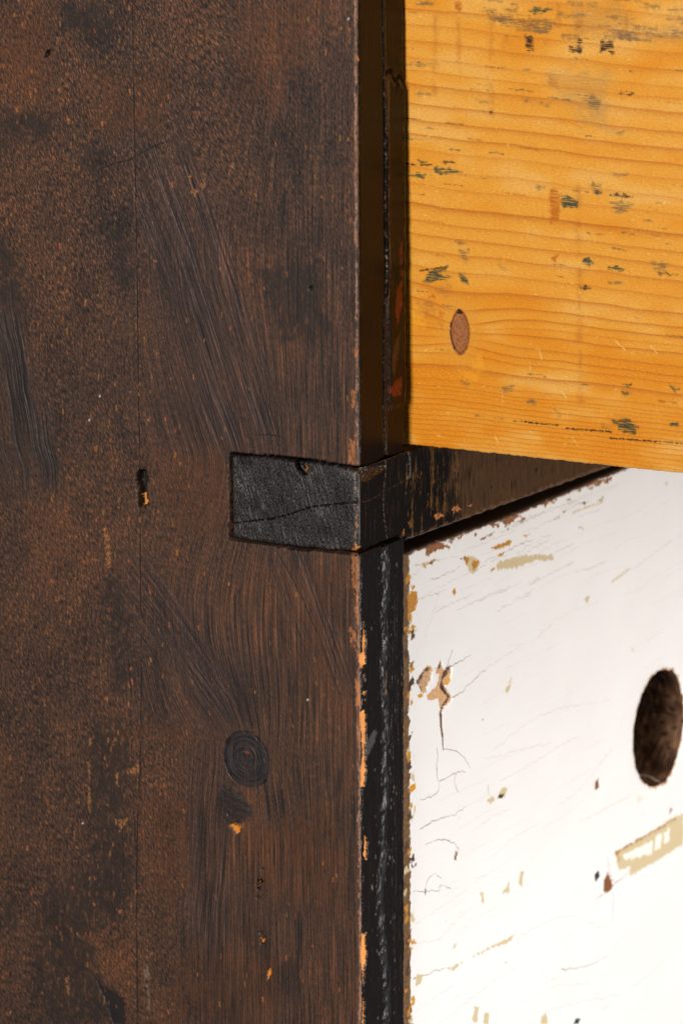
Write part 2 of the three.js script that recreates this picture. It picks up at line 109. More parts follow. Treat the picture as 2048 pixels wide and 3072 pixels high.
  eChip: [[[2.1,-27.5],[2.7,-31.1],[3.3,-31.5],[2.9,-38.2],[0.4,-39.5],[-0.1,-35.6],[1.3,-35.1],[1.8,-31.2]], [[0.1,-49.5],[2.5,-49],[3.3,-53.3],[2.7,-61.3],[3.3,-63.7],[2.4,-67.6],[0.3,-67.3],[1.4,-59.6],[0.9,-54.1]], [[2,-44.8],[2.8,-44.7],[2.6,-47.1]], [[2.3,-40.5],[2.7,-42.2],[2.2,-42.1]], [[2.3,-79.5],[3.1,-80],[3.6,-82.3],[3.3,-85.7],[2,-84.5]], [[0.8,-102.7],[2.2,-103.6],[2.7,-103.2],[3.2,-108.5],[2.4,-110.9],[1.5,-115.6],[0.3,-109]], [[1.3,-118.7],[2.1,-120.3],[1.8,-125.7],[0.7,-125.4]]],
  eChipMid: [[[12.2,-42],[12.7,-43.2],[12.4,-48],[11.6,-47.6]], [[12.7,-31.4],[13.1,-30.4],[13,-32.9]]],
  eRust: [[[17.4,47.9],[19.9,48.8],[19.9,43],[17.7,39.1],[16.3,42.2]], [[13.8,24.8],[17.6,26.6],[19.8,26.5],[19.5,22.5],[14.9,23]], [[18.3,56.4],[19.9,58.6],[19.9,49.1],[19.1,52.4]], [[13.8,20.2],[14.9,20.1],[15.4,19.5],[14.3,19.1]]],
  eOlive: [[[14.9,32.3],[16.6,36.1],[18.8,37.1],[18.2,33.9],[17.1,30.9],[16,27.6],[14.9,29.2]], [[12.5,97.7],[14.6,97.5],[14.1,93.7],[13.2,83.4],[12.7,88.6]], [[16,97.1],[18.1,97.1],[17.8,94.3],[16.2,94.5]]],
  eSalmon: [[[-1.8,-11.6],[-0.4,-12.2],[-0.2,-19.7],[-1.8,-19.6]], [[-1.3,-20.8],[0,-21.6],[-0.5,-23.1]], [[-1.6,-24],[-0.3,-24.5],[-0.6,-28]], [[-2.7,-28.6],[-0.8,-30.6],[-1.1,-34.3],[-2.5,-32.9]], [[-1.2,-40.8],[0.4,-42.5],[0.9,-47.8],[-1,-47.9]], [[-1.4,36.5],[0.2,36],[0.1,33.9],[-0.9,34.3]], [[-1.8,27.1],[-0.7,26.4],[-1,22.3],[-1.7,22.4]], [[-2.4,15.4],[-1.1,14.7],[-1.1,8.6],[-2.7,9.4]], [[-0.9,102.1],[0.1,103.3],[1.1,101.6]], [[-2.2,109.3],[-1.7,108],[-2,105]]],
  eGreyScuff: [[[2.7,-60.3],[3,-57.3],[6.3,-55.1],[8.5,-55.6],[6.9,-58.2],[4.1,-60.6]]],
  eGroove: [[[11.4,114.5],[11.7,109.3],[12.2,98],[12.4,91.3],[12.7,80.9],[12.6,65.3],[13.1,53.4]]],
  eGroove2: [[[12.8,58.5],[13.1,50.6],[12.2,42.3],[11.9,27],[12.1,16.3],[12.9,5.5],[14,2.6]]],
  eRidge: [[[12.8,-12.7],[13.1,-20.1],[12.2,-28],[12.5,-33.5],[11.9,-38.9],[11.9,-44.4],[12.9,-55.6],[12.3,-63.7],[12.6,-73.5]]],
  eRidge2: [[[11.6,-75.8],[11.1,-82.1],[11.8,-86.6],[9.9,-92.9],[9.9,-101],[10.9,-108],[12.3,-115.2],[12.8,-124.9],[12.2,-128.9]]],
  rChip: [[[36.5,-9.6],[39.3,-9.3],[41.7,-10.6],[38.2,-11]], [[45.6,-9.7],[48.7,-9.4],[50.4,-10.8],[47,-11]], [[53.2,-10.4],[56.6,-10.5],[56,-11.2]]],
  rTan: [[[24.1,-8.7],[25.4,-8.2],[25.7,-10.1],[24.6,-10.4]], [[20.9,-10.7],[22.1,-10],[22.4,-12]]],
  rPits: [[[89.8,-8.3],[91.6,-7.8],[91.6,-10]], [[82.6,-9.5],[82.4,-10.5]], [[66.3,-7.2],[67.4,-8.5],[66.3,-9.4]]],
  rShade: [[[23.6,7],[24.3,7.4],[24.1,3.8],[22,3.2]]],
};
// ---------------------------------------------------------------- a painted skin: colour, fine relief, coarse relief and gloss over a rectangle of board
class Skin {
  constructor(u0, u1, v0, v1, pu, pv) {
    Object.assign(this, { u0, u1, v0, v1 });
    this.w = Math.min(2048, Math.round((u1 - u0) * pu)); this.h = Math.min(2048, Math.round((v1 - v0) * pv));
    this.du = (u1 - u0) / this.w; this.dv = (v1 - v0) / this.h;
    const n = this.w * this.h;
    this.c = new Float32Array(n * 3); this.b = new Float32Array(n); this.g = new Float32Array(n); this.k = new Float32Array(n); this.sp = null;
  }
  fill(f) {
    const o = { r: 0, g: 0, b: 0, h: 0, k: 0.5 };
    for (let j = 0, i = 0; j < this.h; j++) for (let x = 0; x < this.w; x++, i++) {
      f(this.u0 + (x + 0.5) * this.du, this.v0 + (j + 0.5) * this.dv, o);
      this.c[i * 3] = o.r; this.c[i * 3 + 1] = o.g; this.c[i * 3 + 2] = o.b; this.b[i] = o.h; this.k[i] = o.k; if (this.sp) this.sp[i] = o.sp ?? 1;
    }
  }
  // area: lay a mark with the outline PTS; line: along PTS with width w (w2 at its end)
  mark(pts, o, line = false) {
    const jit = o.jit ?? 0;
    if (line && pts.length > 2 && pts.length < 20) {
      const q = [];
      for (let i = 0; i < pts.length - 1; i++) {
        const a = pts[Math.max(0, i - 1)], b = pts[i], c = pts[i + 1], d = pts[Math.min(pts.length - 1, i + 2)];
        for (let k = 0; k < 4; k++) { const t = k / 4, f = (m) => 0.5 * (2 * b[m] + (c[m] - a[m]) * t + (2 * a[m] - 5 * b[m] + 4 * c[m] - d[m]) * t * t + (3 * b[m] - a[m] - 3 * c[m] + d[m]) * t * t * t); q.push([f(0), f(1)]); }
      }
      q.push(pts[pts.length - 1]); pts = q;
    }
    const { col, a = 1, edge = 0.25, ef = 1.2, soft = 0.12, h = 0, geo = 0, k, vary = 12, vf = [1, 1], brk = 0, bf = [1.5, 1.5], seed = 3, w = 0.3, w2 = w, add = false } = o;
    const pad = edge * 1.5 + soft + 0.3 + jit + (line ? Math.max(w, w2) : 0);
    let a0 = 1e9, a1 = -1e9, b0 = 1e9, b1 = -1e9;
    for (const [x, y] of pts) { a0 = Math.min(a0, x); a1 = Math.max(a1, x); b0 = Math.min(b0, y); b1 = Math.max(b1, y); }
    const x0 = Math.max(0, Math.floor((a0 - pad - this.u0) / this.du)), x1 = Math.min(this.w - 1, Math.ceil((a1 + pad - this.u0) / this.du));
    const y0 = Math.max(0, Math.floor((b0 - pad - this.v0) / this.dv)), y1 = Math.min(this.h - 1, Math.ceil((b1 + pad - this.v0) / this.dv));
    let total = 0; const cum = [0];
    for (let q = 1; q < pts.length; q++) { total += Math.hypot(pts[q][0] - pts[q - 1][0], pts[q][1] - pts[q - 1][1]); cum.push(total); }
    for (let j = y0; j <= y1; j++) for (let x = x0; x <= x1; x++) {
      let u = this.u0 + (x + 0.5) * this.du, v = this.v0 + (j + 0.5) * this.dv;
      if (jit) { const q = jit * n2(u * 0.5, v * 0.5, 77), r = jit * n2(u * 0.5, v * 0.5, 78); u += q; v += r; }
      let d = 1e9, inside = false, along = 0;
      const m = pts.length, last = line ? m - 1 : m;
      for (let q = 0; q < last; q++) {
        const p = pts[q], r = pts[(q + 1) % m], ex = r[0] - p[0], ey = r[1] - p[1], t = clamp(((u - p[0]) * ex + (v - p[1]) * ey) / (ex * ex + ey * ey + 1e-9));
        const e = Math.hypot(u - p[0] - ex * t, v - p[1] - ey * t);
        if (e < d) { d = e; along = line ? (cum[q] + t * (cum[q + 1] - cum[q])) / (total || 1) : 0; }
        if (!line && (p[1] > v) !== (r[1] > v) && u < ((r[0] - p[0]) * (v - p[1])) / (r[1] - p[1]) + p[0]) inside = !inside;
      }
      let sd = line ? d - lerp(w, w2, along) / 2 : inside ? -d : d;
      if (sd > pad) continue;
      sd += edge * (n2(u * ef, v * ef, seed) + 0.5 * n2(u * ef * 3.1, v * ef * 3.1, seed + 1));
      let t = (1 - ss(-soft, soft, sd)) * a;
      if (brk) t *= ss(brk - 0.25, brk + 0.25, fbm(u * bf[0], v * bf[1], seed + 9) * 0.9 + 0.5);
      if (t <= 0.002) continue;
      const i = j * this.w + x;
      if (col) {
        const q = vary * (n2(u * 2.1 * vf[0], v * 2.1 * vf[1], seed + 4) + 0.6 * n2(u * 5.3 * vf[0], v * 5.3 * vf[1], seed + 5));
        for (let c = 0; c < 3; c++) { const at = i * 3 + c, to = (col[c] + q * (0.5 + col[c] / 255)) / 255; this.c[at] = lerp(this.c[at], to, t); }
      }
      if (h) this.b[i] += h * t;
      if (geo) this.g[i] = add ? this.g[i] + geo * t : Math.min(this.g[i], geo * t);
      if (k !== undefined) this.k[i] = lerp(this.k[i], k, t);
    }
  }
  marks(list, o) { list.forEach((p, n) => this.mark(p, { ...o, seed: (o.seed ?? 3) + n * 3 })); }
  lines(list, o) { list.forEach((p, n) => this.mark(p, { ...o, seed: (o.seed ?? 3) + n * 3 }, true)); }
  relief(u, v) {                                                       // coarse relief in mm, for the mesh
    const x = clamp((u - this.u0) / this.du - 0.5, 0, this.w - 1.001), y = clamp((v - this.v0) / this.dv - 0.5, 0, this.h - 1.001), i = Math.floor(x), j = Math.floor(y), fx = x - i, fy = y - j, g = this.g, W = this.w;
    return lerp(lerp(g[j * W + i], g[j * W + i + 1], fx), lerp(g[(j + 1) * W + i], g[(j + 1) * W + i + 1], fx), fy);
  }
  uv(u, v) { return [(u - this.u0) / (this.u1 - this.u0), (v - this.v0) / (this.v1 - this.v0)]; }
  material(name, extra = {}) {
    const n = this.w * this.h, rgba = new Uint8Array(n * 4), gl = new Uint8Array(n * 4);
    let lo = 1e9, up = -1e9;
    for (let i = 0; i < n; i++) { lo = Math.min(lo, this.b[i]); up = Math.max(up, this.b[i]); }
    const bump = new Float32Array(n), span = Math.max(1e-6, up - lo);
    for (let i = 0; i < n; i++) {
      for (let c = 0; c < 3; c++) rgba[i * 4 + c] = clamp(this.c[i * 3 + c]) * 255;
      rgba[i * 4 + 3] = 255; gl[i * 4] = gl[i * 4 + 1] = gl[i * 4 + 2] = clamp(this.k[i], 0.05, 1) * 255; gl[i * 4 + 3] = 255;
      bump[i] = (this.b[i] - lo) / span;
    }
    const tex = (data, format, type, srgb) => {
      const t = new THREE.DataTexture(data, this.w, this.h, format, type);
      t.magFilter = t.minFilter = THREE.LinearFilter; t.wrapS = t.wrapT = THREE.MirroredRepeatWrapping;
      if (srgb) t.colorSpace = THREE.SRGBColorSpace; t.needsUpdate = true; return t;
    };
    if (this.sp) { const q = new Uint8Array(n * 4); for (let i = 0; i < n; i++) { q[i * 4] = q[i * 4 + 1] = q[i * 4 + 2] = 255; q[i * 4 + 3] = clamp(this.sp[i]) * 255; } extra.specularIntensityMap = tex(q, THREE.RGBAFormat, THREE.UnsignedByteType); }
    const m = new THREE.MeshPhysicalMaterial({ map: tex(rgba, THREE.RGBAFormat, THREE.UnsignedByteType, true), roughnessMap: tex(gl, THREE.RGBAFormat, THREE.UnsignedByteType), roughness: 1,
      bumpMap: tex(bump, THREE.RedFormat, THREE.FloatType), bumpScale: span * MM, side: THREE.DoubleSide, ...extra });
    m.name = name; return m;
  }
}
const mix3 = (o, a, b, t) => { o.r = lerp(a[0], b[0], t); o.g = lerp(a[1], b[1], t); o.b = lerp(a[2], b[2], t); };
const to3 = (o, b, t) => { o.r = lerp(o.r, b[0], t); o.g = lerp(o.g, b[1], t); o.b = lerp(o.b, b[2], t); };
const rgb = (r, g, b) => [r / 255, g / 255, b / 255];

// a grid of points: at(i, j) gives [x, y, z] in mm and tex(i, j) its place on the skin
function sheet(nu, nv, at, tex, keep) {
  const pos = new Float32Array(nu * nv * 3), uv = new Float32Array(nu * nv * 2), idx = [];
  for (let j = 0, n = 0; j < nv; j++) for (let i = 0; i < nu; i++, n++) {
    const p = at(i, j), t = tex(i, j);
    pos[n * 3] = p[0] * MM; pos[n * 3 + 1] = Y0 + p[1] * MM; pos[n * 3 + 2] = p[2] * MM; uv[n * 2] = t[0]; uv[n * 2 + 1] = t[1];
  }
  for (let j = 0; j < nv - 1; j++) for (let i = 0; i < nu - 1; i++) {
    const a = j * nu + i, b = a + 1, c = a + nu, d = c + 1;
    if (keep && !keep(i, j)) continue;
    idx.push(a, b, d, a, d, c);
  }
  const g = new THREE.BufferGeometry();
  g.setAttribute('position', new THREE.BufferAttribute(pos, 3)); g.setAttribute('uv', new THREE.BufferAttribute(uv, 2)); g.setIndex(idx); g.computeVertexNormals();
  return g;
}
const span = (...runs) => { const out = []; for (const [a, b, n] of runs) for (let i = 0; i < n; i++) out.push(a + (b - a) * i / n); out.push(runs[runs.length - 1][1]); return out; };
function part(name, geometry, material, parent, label) {
  const m = new THREE.Mesh(geometry, material); m.name = name; m.castShadow = m.receiveShadow = true; if (label) m.userData.label = label; parent.add(m); return m;
}
function plank(name, x0, x1, y0, y1, z0, z1, material, parent) {      // an unseen board that closes the chest or a drawer
  const g = new THREE.BoxGeometry((x1 - x0) * MM, (y1 - y0) * MM, (z1 - z0) * MM); g.translate((x0 + x1) / 2 * MM, Y0 + (y0 + y1) / 2 * MM, (z0 + z1) / 2 * MM);
  return part(name, g, material, parent);
}
function thing(name, label, category) { const o = new THREE.Group(); o.name = name; o.userData = { label, category }; scene.add(o); return o; }
const F = FEAT;
const T_PANEL = 22;                                                    // thickness of the side panel
// a path round the panel's front corner: s below 0 on the outer side face, 0 to 22 on the front edge, above 22 on the inner face
function round(s, y, d, r = 1.0) {
  const T = T_PANEL, q = Math.PI / 2;
  if (s <= -r) return [-d, y, s];
  if (s < r) { const t = (s + r) / (2 * r) * q; return [r - (r + d) * Math.cos(t), y, -r + (r + d) * Math.sin(t)]; }
  if (s <= T - r) return [s, y, d];
  if (s < T + r) { const t = (s - T + r) / (2 * r) * q; return [T - r + (r + d) * Math.sin(t), y, -r + (r + d) * Math.cos(t)]; }
  return [T + d, y, -(s - T)];
}
const polyAt = (pts, y) => { for (let i = 0; i < pts.length - 1; i++) if (y <= pts[i][1] && y >= pts[i + 1][1]) return lerp(pts[i][0], pts[i + 1][0], (pts[i][1] - y) / (pts[i][1] - pts[i + 1][1])); return y > pts[0][1] ? pts[0][0] : pts[pts.length - 1][0]; };

// ---------------------------------------------------------------- the dark side panel: two glued boards with stained faces and a black front edge
const side = new Skin(-132, 30, -160, 140, 6.6, 6.8);
side.sp = new Float32Array(side.w * side.h);                          // thin old varnish: weaker gloss on the stained face and the upper edge
const joint = F.sJoint[0];
{
  const ink = rgb(40, 35, 35), mid = rgb(78, 56, 45), warm = rgb(118, 72, 43), dust = rgb(158, 110, 66);
  const fine = rgb(20, 15, 13), edgeBrown = rgb(24, 10, 3), edgeBlack = rgb(20, 16, 15);
  const K = [-30.5, -64.6], KB = [-100, 27];
  const fl = { m: 0, t: 0 };
  const flame = (s, y, x0, y0, dx, dy, len, wide, seed, wave = 0) => {
    const l = Math.hypot(dx, dy), a = ((s - x0) * dx + (y - y0) * dy) / l, e = wave ? wave * n2(a * 0.16, s * 0.1, seed + 5) : 0.6 * n2(a * 0.05, s * 0.06, seed + 5);
    const c = ((s - x0) * -dy + (y - y0) * dx) / l + e, q = 2.6 * n2(a * 0.05, c * 0.12, seed + 6);
    fl.m = ss(-5, 2.5, c + q) * (1 - ss(wide - 2.5, wide + 5, c + q)) * ss(-14, 12, a) * (1 - ss(len - 8, len + 3, a)) * (0.45 + 0.55 * ss(-0.4, 0.3, n2(c * 0.22, a * 0.03, seed + 7)));
    fl.t = n2(c * 1.3, a * 0.03, seed) * 0.55 + n2(c * 3.2, a * 0.05, seed + 1) * 0.8 + n2(c * 6, a * 0.12, seed + 2) * 0.6;
    return fl.m > 0.002;
  };
  const flames = [[-62, 78, 25, -65, 76, 17, 1300, 0], [-66, -24, 32, -38, 44, 9, 1320, 0], [-24, -12, 16, -40, 40, 9, 1340, 0], [-105, 38, 8, -42, 48, 15, 1360, 0.7], [-44, -70, -4, -42, 44, 11, 1380, 0]];
  side.fill((s, y, o) => {
    if (s < 0.5) {
      const dx = s - K[0], dy = y - K[1], r2 = dx * dx + dy * dy, ex = s - KB[0], ey = y - KB[1], e2 = ex * ex + ey * ey * 0.2;
      const wob1 = 3 * n2(s / 9, y / 22, 2), left = ss(-72, -48, s + wob1), right = 1 - ss(-47, -11, s);
      const winA = left * right * ss(2, 14, y) * (1 - ss(36, 112, y)), winB = left * right * ss(-64, -52, y) * (1 - ss(-52, 8, y)), bent = clamp((winA + winB) * 1.4 * (1 - ss(-36, -12, s + wob1)));
      const gx = s + winA * (y - 6) * 0.31 + winB * (y + 62) * 0.42 + 1.0 * n2(s / 30, y / 80, 1) + dx * 0.45 * Math.exp(-r2 / 120);
      const big = fbm(s / 26, y / 34, 11, 3), med = fbm(s / 6.5, y / 11, 21, 3);
      const gran = clamp(ss(-22, -56, s + 14 * n2(s / 20, y / 30, 30)) * 0.8 + 0.5 * ss(20, 90, y) - 0.6 * ss(-60, -110, y) * ss(-60, -30, s) - 0.55 * bent);
      const streak = n2(gx * 2.1, y * 0.03, 31) * 0.35 + n2(gx * 4.2, y * 0.05, 32) * 0.75 + n2(gx * 7.6, y * 0.1, 33) * 0.8;
      const lean = 0.34 - 0.14 * ss(-50, -10, s), q = s + y * lean;     // short slanting pores
      const pore = n2(q * 3.4, y * 0.85, 41) * 0.8 + n2(q * 1.7, y * 0.6, 42) * 0.3 + n2(q * 5.6, y * 1.7, 43) * 0.7;
      const tex = (lerp(streak * 0.85, pore, gran) + 0.4 * pore * (1 - gran)) * 1.2;
      const w = 0.52 + 0.36 * big + 0.2 * med + 0.42 * tex;
      mix3(o, ink, mid, ss(0.02, 0.66, w));
      to3(o, warm, ss(0.5, 1.15, w + 0.12 * n2(s / 9, y / 16, 51)) * 0.8);
      const speck = n2(s * 3.1, y * 2.3, 61) * 0.7 + n2(s * 5.7, y * 4.4, 62) * 0.6;
      to3(o, dust, ss(0.36, 0.8, speck + 0.25 * med + 0.2 * tex - 0.14 * (1 - gran)) * 0.6 * (0.25 + 0.75 * gran));
      to3(o, rgb(30, 26, 27), ss(0.3, 0.8, -speck - 0.3 * tex) * 0.45);
      to3(o, rgb(60, 49, 48), bent * 0.3);
      const v = 1 + (0.26 + 0.08 * gran + 0.1 * bent) * tex;
      o.r *= v; o.g *= v; o.b *= v;
      let raised = 0;
      const ku = dx + 0.16 * dy, kv = (dy - 0.1 * dx) / 1.08, kr = Math.hypot(ku, kv);
      if (kr < 7) {
        const th = Math.atan2(kv, ku), e = 1 - ss(6.0, 6.6, kr), w2 = kr + 0.35 * Math.cos(th + 0.8) * (6.4 - kr) * 0.4;
        const rt = n2(w2 * 1.5, Math.cos(th) * 1.2, 1400) * 0.7 + n2(w2 * 3.4, Math.sin(th) * 2, 1401) * 0.9 + n2(s * 4, y * 3, 1402) * 0.4;
        to3(o, rgb(41, 39, 41), 0.9 * e); const u = 1 + 0.5 * rt * e; o.r *= u; o.g *= u; o.b *= u; raised += 0.06 * rt * e;
      }
      for (const f of flames) if (flame(s, y, f[0], f[1], f[2], f[3], f[4], f[5], f[6], f[7])) {
        const k = f[7] ? 0.75 : 0.4; to3(o, f[7] ? rgb(46, 41, 41) : rgb(58, 49, 50), fl.m * k); const u = 1 + 0.6 * fl.t * fl.m; o.r *= u; o.g *= u; o.b *= u; raised += fl.t * fl.m * (f[7] ? 0.1 : 0.05);
      }
      o.h = 0.028 * streak * (1 - 0.4 * gran) + 0.03 * pore * gran + 0.016 * speck + 0.03 * med + raised;
      o.k = clamp(0.5 + 0.1 * med - 0.1 * tex); o.sp = 0.6;
      return;
    }
    const up = ss(-14, 0, y), g = n2(s * 2.4, y * 0.06, 71) + 0.6 * n2(s * 6, y * 0.16, 72);
    const rough = fbm(s * 0.9, y * 0.35, 75, 3), pit = n2(s * 3.3, y * 2.4, 76);
    mix3(o, edgeBlack, edgeBrown, up * 0.8);
    to3(o, rgb(58, 36, 20), ss(0.35, 1.2, g) * lerp(0.5, 0.3, up));
    to3(o, fine, ss(0.3, 0.9, -g) * 0.6);
    to3(o, rgb(120, 100, 84), ss(0.55, 0.85, pit + 0.25 * rough) * 0.18 * (1 - up));
    o.h = lerp(0.08, 0.015, up) * rough + lerp(0.02, 0.008, up) * g + lerp(0.022, 0.003, up) * pit;
    o.k = lerp(0.27, 0.3, up) + 0.06 * rough; o.sp = lerp(0.6, 0.16, up);
  });
  const S = side;
  // dye: darker and worn areas
  S.marks(F.sStain, { col: [40, 35, 34], a: 0.62, edge: 3.2, ef: 0.28, soft: 2.2, vary: 9, brk: 0.3, bf: [0.9, 0.35], seed: 100 });
  S.marks(F.sWarm, { col: [98, 58, 34], a: 0.42, edge: 3, ef: 0.3, soft: 3, vary: 14, vf: [1.6, 0.12], brk: 0.42, bf: [1.8, 0.18], seed: 150 });
  // flame figure: slanting raised grain
  const fan = (p, q, r, t, n, o) => { for (let i = 0; i < n; i++) {
    const f = (i + rnd() * 0.9) / n, a = [lerp(p[0], r[0], f), lerp(p[1], r[1], f)], b = [lerp(q[0], t[0], f), lerp(q[1], t[1], f)];
    const f0 = rnd() * 0.35, f1 = 0.6 + rnd() * 0.4, bow = (rnd() - 0.5) * 1.6, pts = [];
    for (let k = 0; k <= 5; k++) { const g = lerp(f0, f1, k / 5); pts.push([lerp(a[0], b[0], g) + bow * Math.sin(g * 3.1), lerp(a[1], b[1], g)]); }
    S.mark(pts, { w: 0.15 + rnd() * 0.35, w2: 0.2 + rnd() * 0.5, edge: 0.16, ef: 0.9, soft: 0.2, vary: 6, a: 0.35 + rnd() * 0.35, brk: 0.3, bf: [1, 0.35], ...o, seed: 200 + i }, true);
  } };
  fan([-22, -66], [-20, -76], [-3, -62], [-3, -70], 26, { col: [46, 39, 39], h: -0.02, a: 0.3 });
  // fine raked lines over the lower boards
  for (let i = 0; i < 170; i++) {
    const x = -56 + rnd() * 55, y = -20 - rnd() * 118, l = 6 + rnd() * 26, lean = (rnd() - 0.5) * 1.4;
    S.mark([[x, y], [x + lean * 0.5, y - l * 0.5], [x + lean, y - l]], { col: rnd() < 0.5 ? [40, 31, 27] : [104, 64, 38], w: 0.12 + rnd() * 0.15, edge: 0.08, soft: 0.12, a: 0.45, brk: 0.42, bf: [1, 0.4], h: -0.02, vary: 4, seed: 300 + i }, true);
  }
  for (let i = 0; i < 60; i++) {
    const x = -24 + rnd() * 23, y = 112 - rnd() * 90, l = 8 + rnd() * 26;
    S.mark([[x, y], [x + 0.3, y - l]], { col: rnd() < 0.55 ? [38, 32, 31] : [100, 66, 42], w: 0.12 + rnd() * 0.14, edge: 0.08, soft: 0.12, a: 0.4, brk: 0.42, bf: [1, 0.4], h: -0.02, vary: 4, seed: 500 + i }, true);
  }
  // glue joint with a slot, cracks
  S.lines(F.sJoint, { col: [24, 18, 16], w: 0.34, edge: 0.12, ef: 2.2, soft: 0.12, a: 0.9, brk: 0.3, bf: [1, 0.12], k: 0.9, geo: -0.12, seed: 20 });
  S.mark(joint.filter((p) => p[1] > -42).map(([a, b]) => [a + 0.35, b]), { col: [150, 96, 54], w: 0.3, edge: 0.2, ef: 3, soft: 0.12, a: 0.75, brk: 0.58, bf: [2, 0.5], seed: 23 }, true);
  S.lines(F.sLine, { col: [26, 22, 22], w: 0.22, edge: 0.12, soft: 0.12, a: 0.8, brk: 0.3, bf: [1, 0.15], h: -0.1, seed: 25 });
  S.lines(F.sScratch, { col: [30, 25, 25], w: 0.28, edge: 0.15, soft: 0.12, a: 0.75, h: -0.08, seed: 27, brk: 0.2 });
  S.marks(F.sSlot, { col: [22, 17, 15], edge: 0.25, h: -0.3, geo: -2.2, k: 0.6, vary: 8, seed: 30 });
  S.marks(F.sSlotTan, { col: [206, 138, 72], edge: 0.35, vary: 26, vf: [1, 0.4], seed: 31 });
  S.marks(F.sHole, { col: [16, 12, 11], edge: 0.25, ef: 2, h: -0.25, geo: -0.7, seed: 32 });
  S.marks(F.sTan, { col: [214, 132, 46], edge: 0.3, ef: 1.6, vary: 22, vf: [1.5, 0.3], h: -0.15, geo: -0.35, k: 0.7, seed: 33 });
  S.marks(F.sTanFleck, { col: [172, 112, 62], a: 0.8, edge: 0.35, ef: 1.8, soft: 0.2, vary: 24, brk: 0.46, bf: [2, 1.2], k: 0.65, seed: 34 });
  S.marks(F.sGreyStreak, { col: [128, 112, 98], a: 0.8, edge: 0.4, ef: 1.6, soft: 0.25, vary: 26, brk: 0.42, bf: [1.6, 0.8], seed: 35, h: -0.06 });
  S.marks(F.sDarkPatch, { col: [32, 31, 32], a: 0.85, edge: 0.5, soft: 0.3, vary: 12, h: -0.16, seed: 36 });
  for (let i = 0; i < 900; i++) {                                       // worn flecks where the stain is rubbed through
    const left = rnd() < 0.8, x = left ? -108 + rnd() * 62 : -46 + rnd() * 45, y = -140 + rnd() * 260;
    if (rnd() > 0.35 + 0.65 * ss(-0.2, 0.4, fbm(x / 18, y / 22, 81))) continue;
    const l = 0.25 + rnd() * 0.9;
    S.mark([[x, y], [x + (rnd() - 0.35) * 0.4, y - l]], { col: [150 + rnd() * 50, 92 + rnd() * 34, 44 + rnd() * 24], w: 0.2 + rnd() * 0.3, edge: 0.12, ef: 2, soft: 0.12, a: 0.35 + rnd() * 0.45, vary: 16, seed: 700 + i }, true);
  }
  for (const [x, y] of [[-2.4, 111], [-70, 19], [-73, 13], [-14, -48], [-77, -87], [-36, -79]]) S.mark([[x, y], [x + 0.2, y + 0.2]], { col: [190, 184, 178], w: 0.4, edge: 0.15, vary: 5 }, true);
  // knot with rings, and the swirl under it
  for (let r = 6.4, n = 0; r > 0.7; r -= 0.52, n++) {
    const pts = []; for (let i = 0; i <= 26; i++) { const t = i / 26 * 6.2832, rr = r * (1 + 0.05 * n2(Math.cos(t) * 1.3 + r, Math.sin(t) * 1.3, 90)), x = rr * 0.95 * Math.cos(t), y = rr * 1.06 * Math.sin(t); pts.push([K[0] + x - 0.16 * y + (6.4 - r) * 0.06, K[1] + y + 0.1 * x]); }
    if (n === 0) { S.mark(pts, { col: [14, 12, 13], w: 0.26, edge: 0.3, ef: 0.5, soft: 0.12, a: 1, brk: 0.48, bf: [0.13, 0.13], h: -0.12, geo: -0.15, seed: 92 }, true); }
    if (n === 0) break;
  }
  S.mark([[-31.2, -62.7], [-30.1, -62.4], [-29.6, -63], [-30.6, -63.3]], { col: [120, 58, 24], edge: 0.2, vary: 20 });
  S.marks(F.sSwirl, { col: [44, 38, 38], a: 0.75, edge: 1.4, ef: 0.5, soft: 0.9, vary: 26, vf: [0.5, 1.3], h: 0.08, seed: 110 });
  for (let i = 0; i < 9; i++) { const y = -72.5 - i * 0.95, b = i * 0.22; S.mark([[-38 + b, y + 2.2], [-35.5, y + 0.4], [-32.5, y + 0.1], [-29.6 - b * 0.2, y - 0.8]], { col: i % 2 ? [22, 20, 21] : [76, 70, 68], w: 0.3, edge: 0.7, ef: 0.6, soft: 0.2, a: 0.4, brk: 0.42, h: i % 2 ? -0.08 : 0.06, seed: 120 + i }, true); }
  // front edge: worn arrises, chips to bare wood, the split line and the ragged ridge
  for (const sx of [-0.3, 0.7]) S.mark([[sx, 135], [sx, 60], [sx, 8], [sx + 0.3, -60], [sx + 0.4, -150]], { col: sx < 0 ? [152, 108, 82] : [20, 16, 14], w: 0.75, edge: 0.55, ef: 0.6, soft: 0.2, a: 0.85, brk: sx < 0 ? 0.4 : 0.3, bf: [0.8, 0.3], vary: 34, vf: [1, 0.6], h: sx < 0 ? 0 : -0.1, seed: 160 }, true);
  S.marks(F.eSalmon, { col: [176, 112, 66], a: 0.85, edge: 0.4, ef: 1.2, soft: 0.2, vary: 26, vf: [1.5, 0.3], brk: 0.3, bf: [1.4, 0.5], k: 0.65, seed: 170 });
  S.marks(F.eChip, { col: [226, 150, 78], edge: 0.4, ef: 0.9, soft: 0.15, vary: 16, vf: [1.6, 0.2], h: -0.12, geo: -0.45, k: 0.75, seed: 180 });
  S.marks(F.eChipMid, { col: [168, 108, 48], edge: 0.3, soft: 0.15, vary: 16, h: -0.05, k: 0.7, seed: 185 });
  S.marks(F.eRust, { col: [112, 44, 13], a: 0.85, edge: 0.8, ef: 0.6, soft: 0.4, vary: 26, vf: [1.4, 0.3], k: 0.5, seed: 188 });
  S.marks(F.eOlive, { col: [70, 46, 22], a: 0.8, edge: 0.5, soft: 0.3, vary: 14, vf: [1.4, 0.2], h: 0.05, seed: 192 });
  S.marks(F.eGreyScuff, { col: [88, 86, 86], a: 0.75, edge: 0.5, soft: 0.4, vary: 14, seed: 195 });
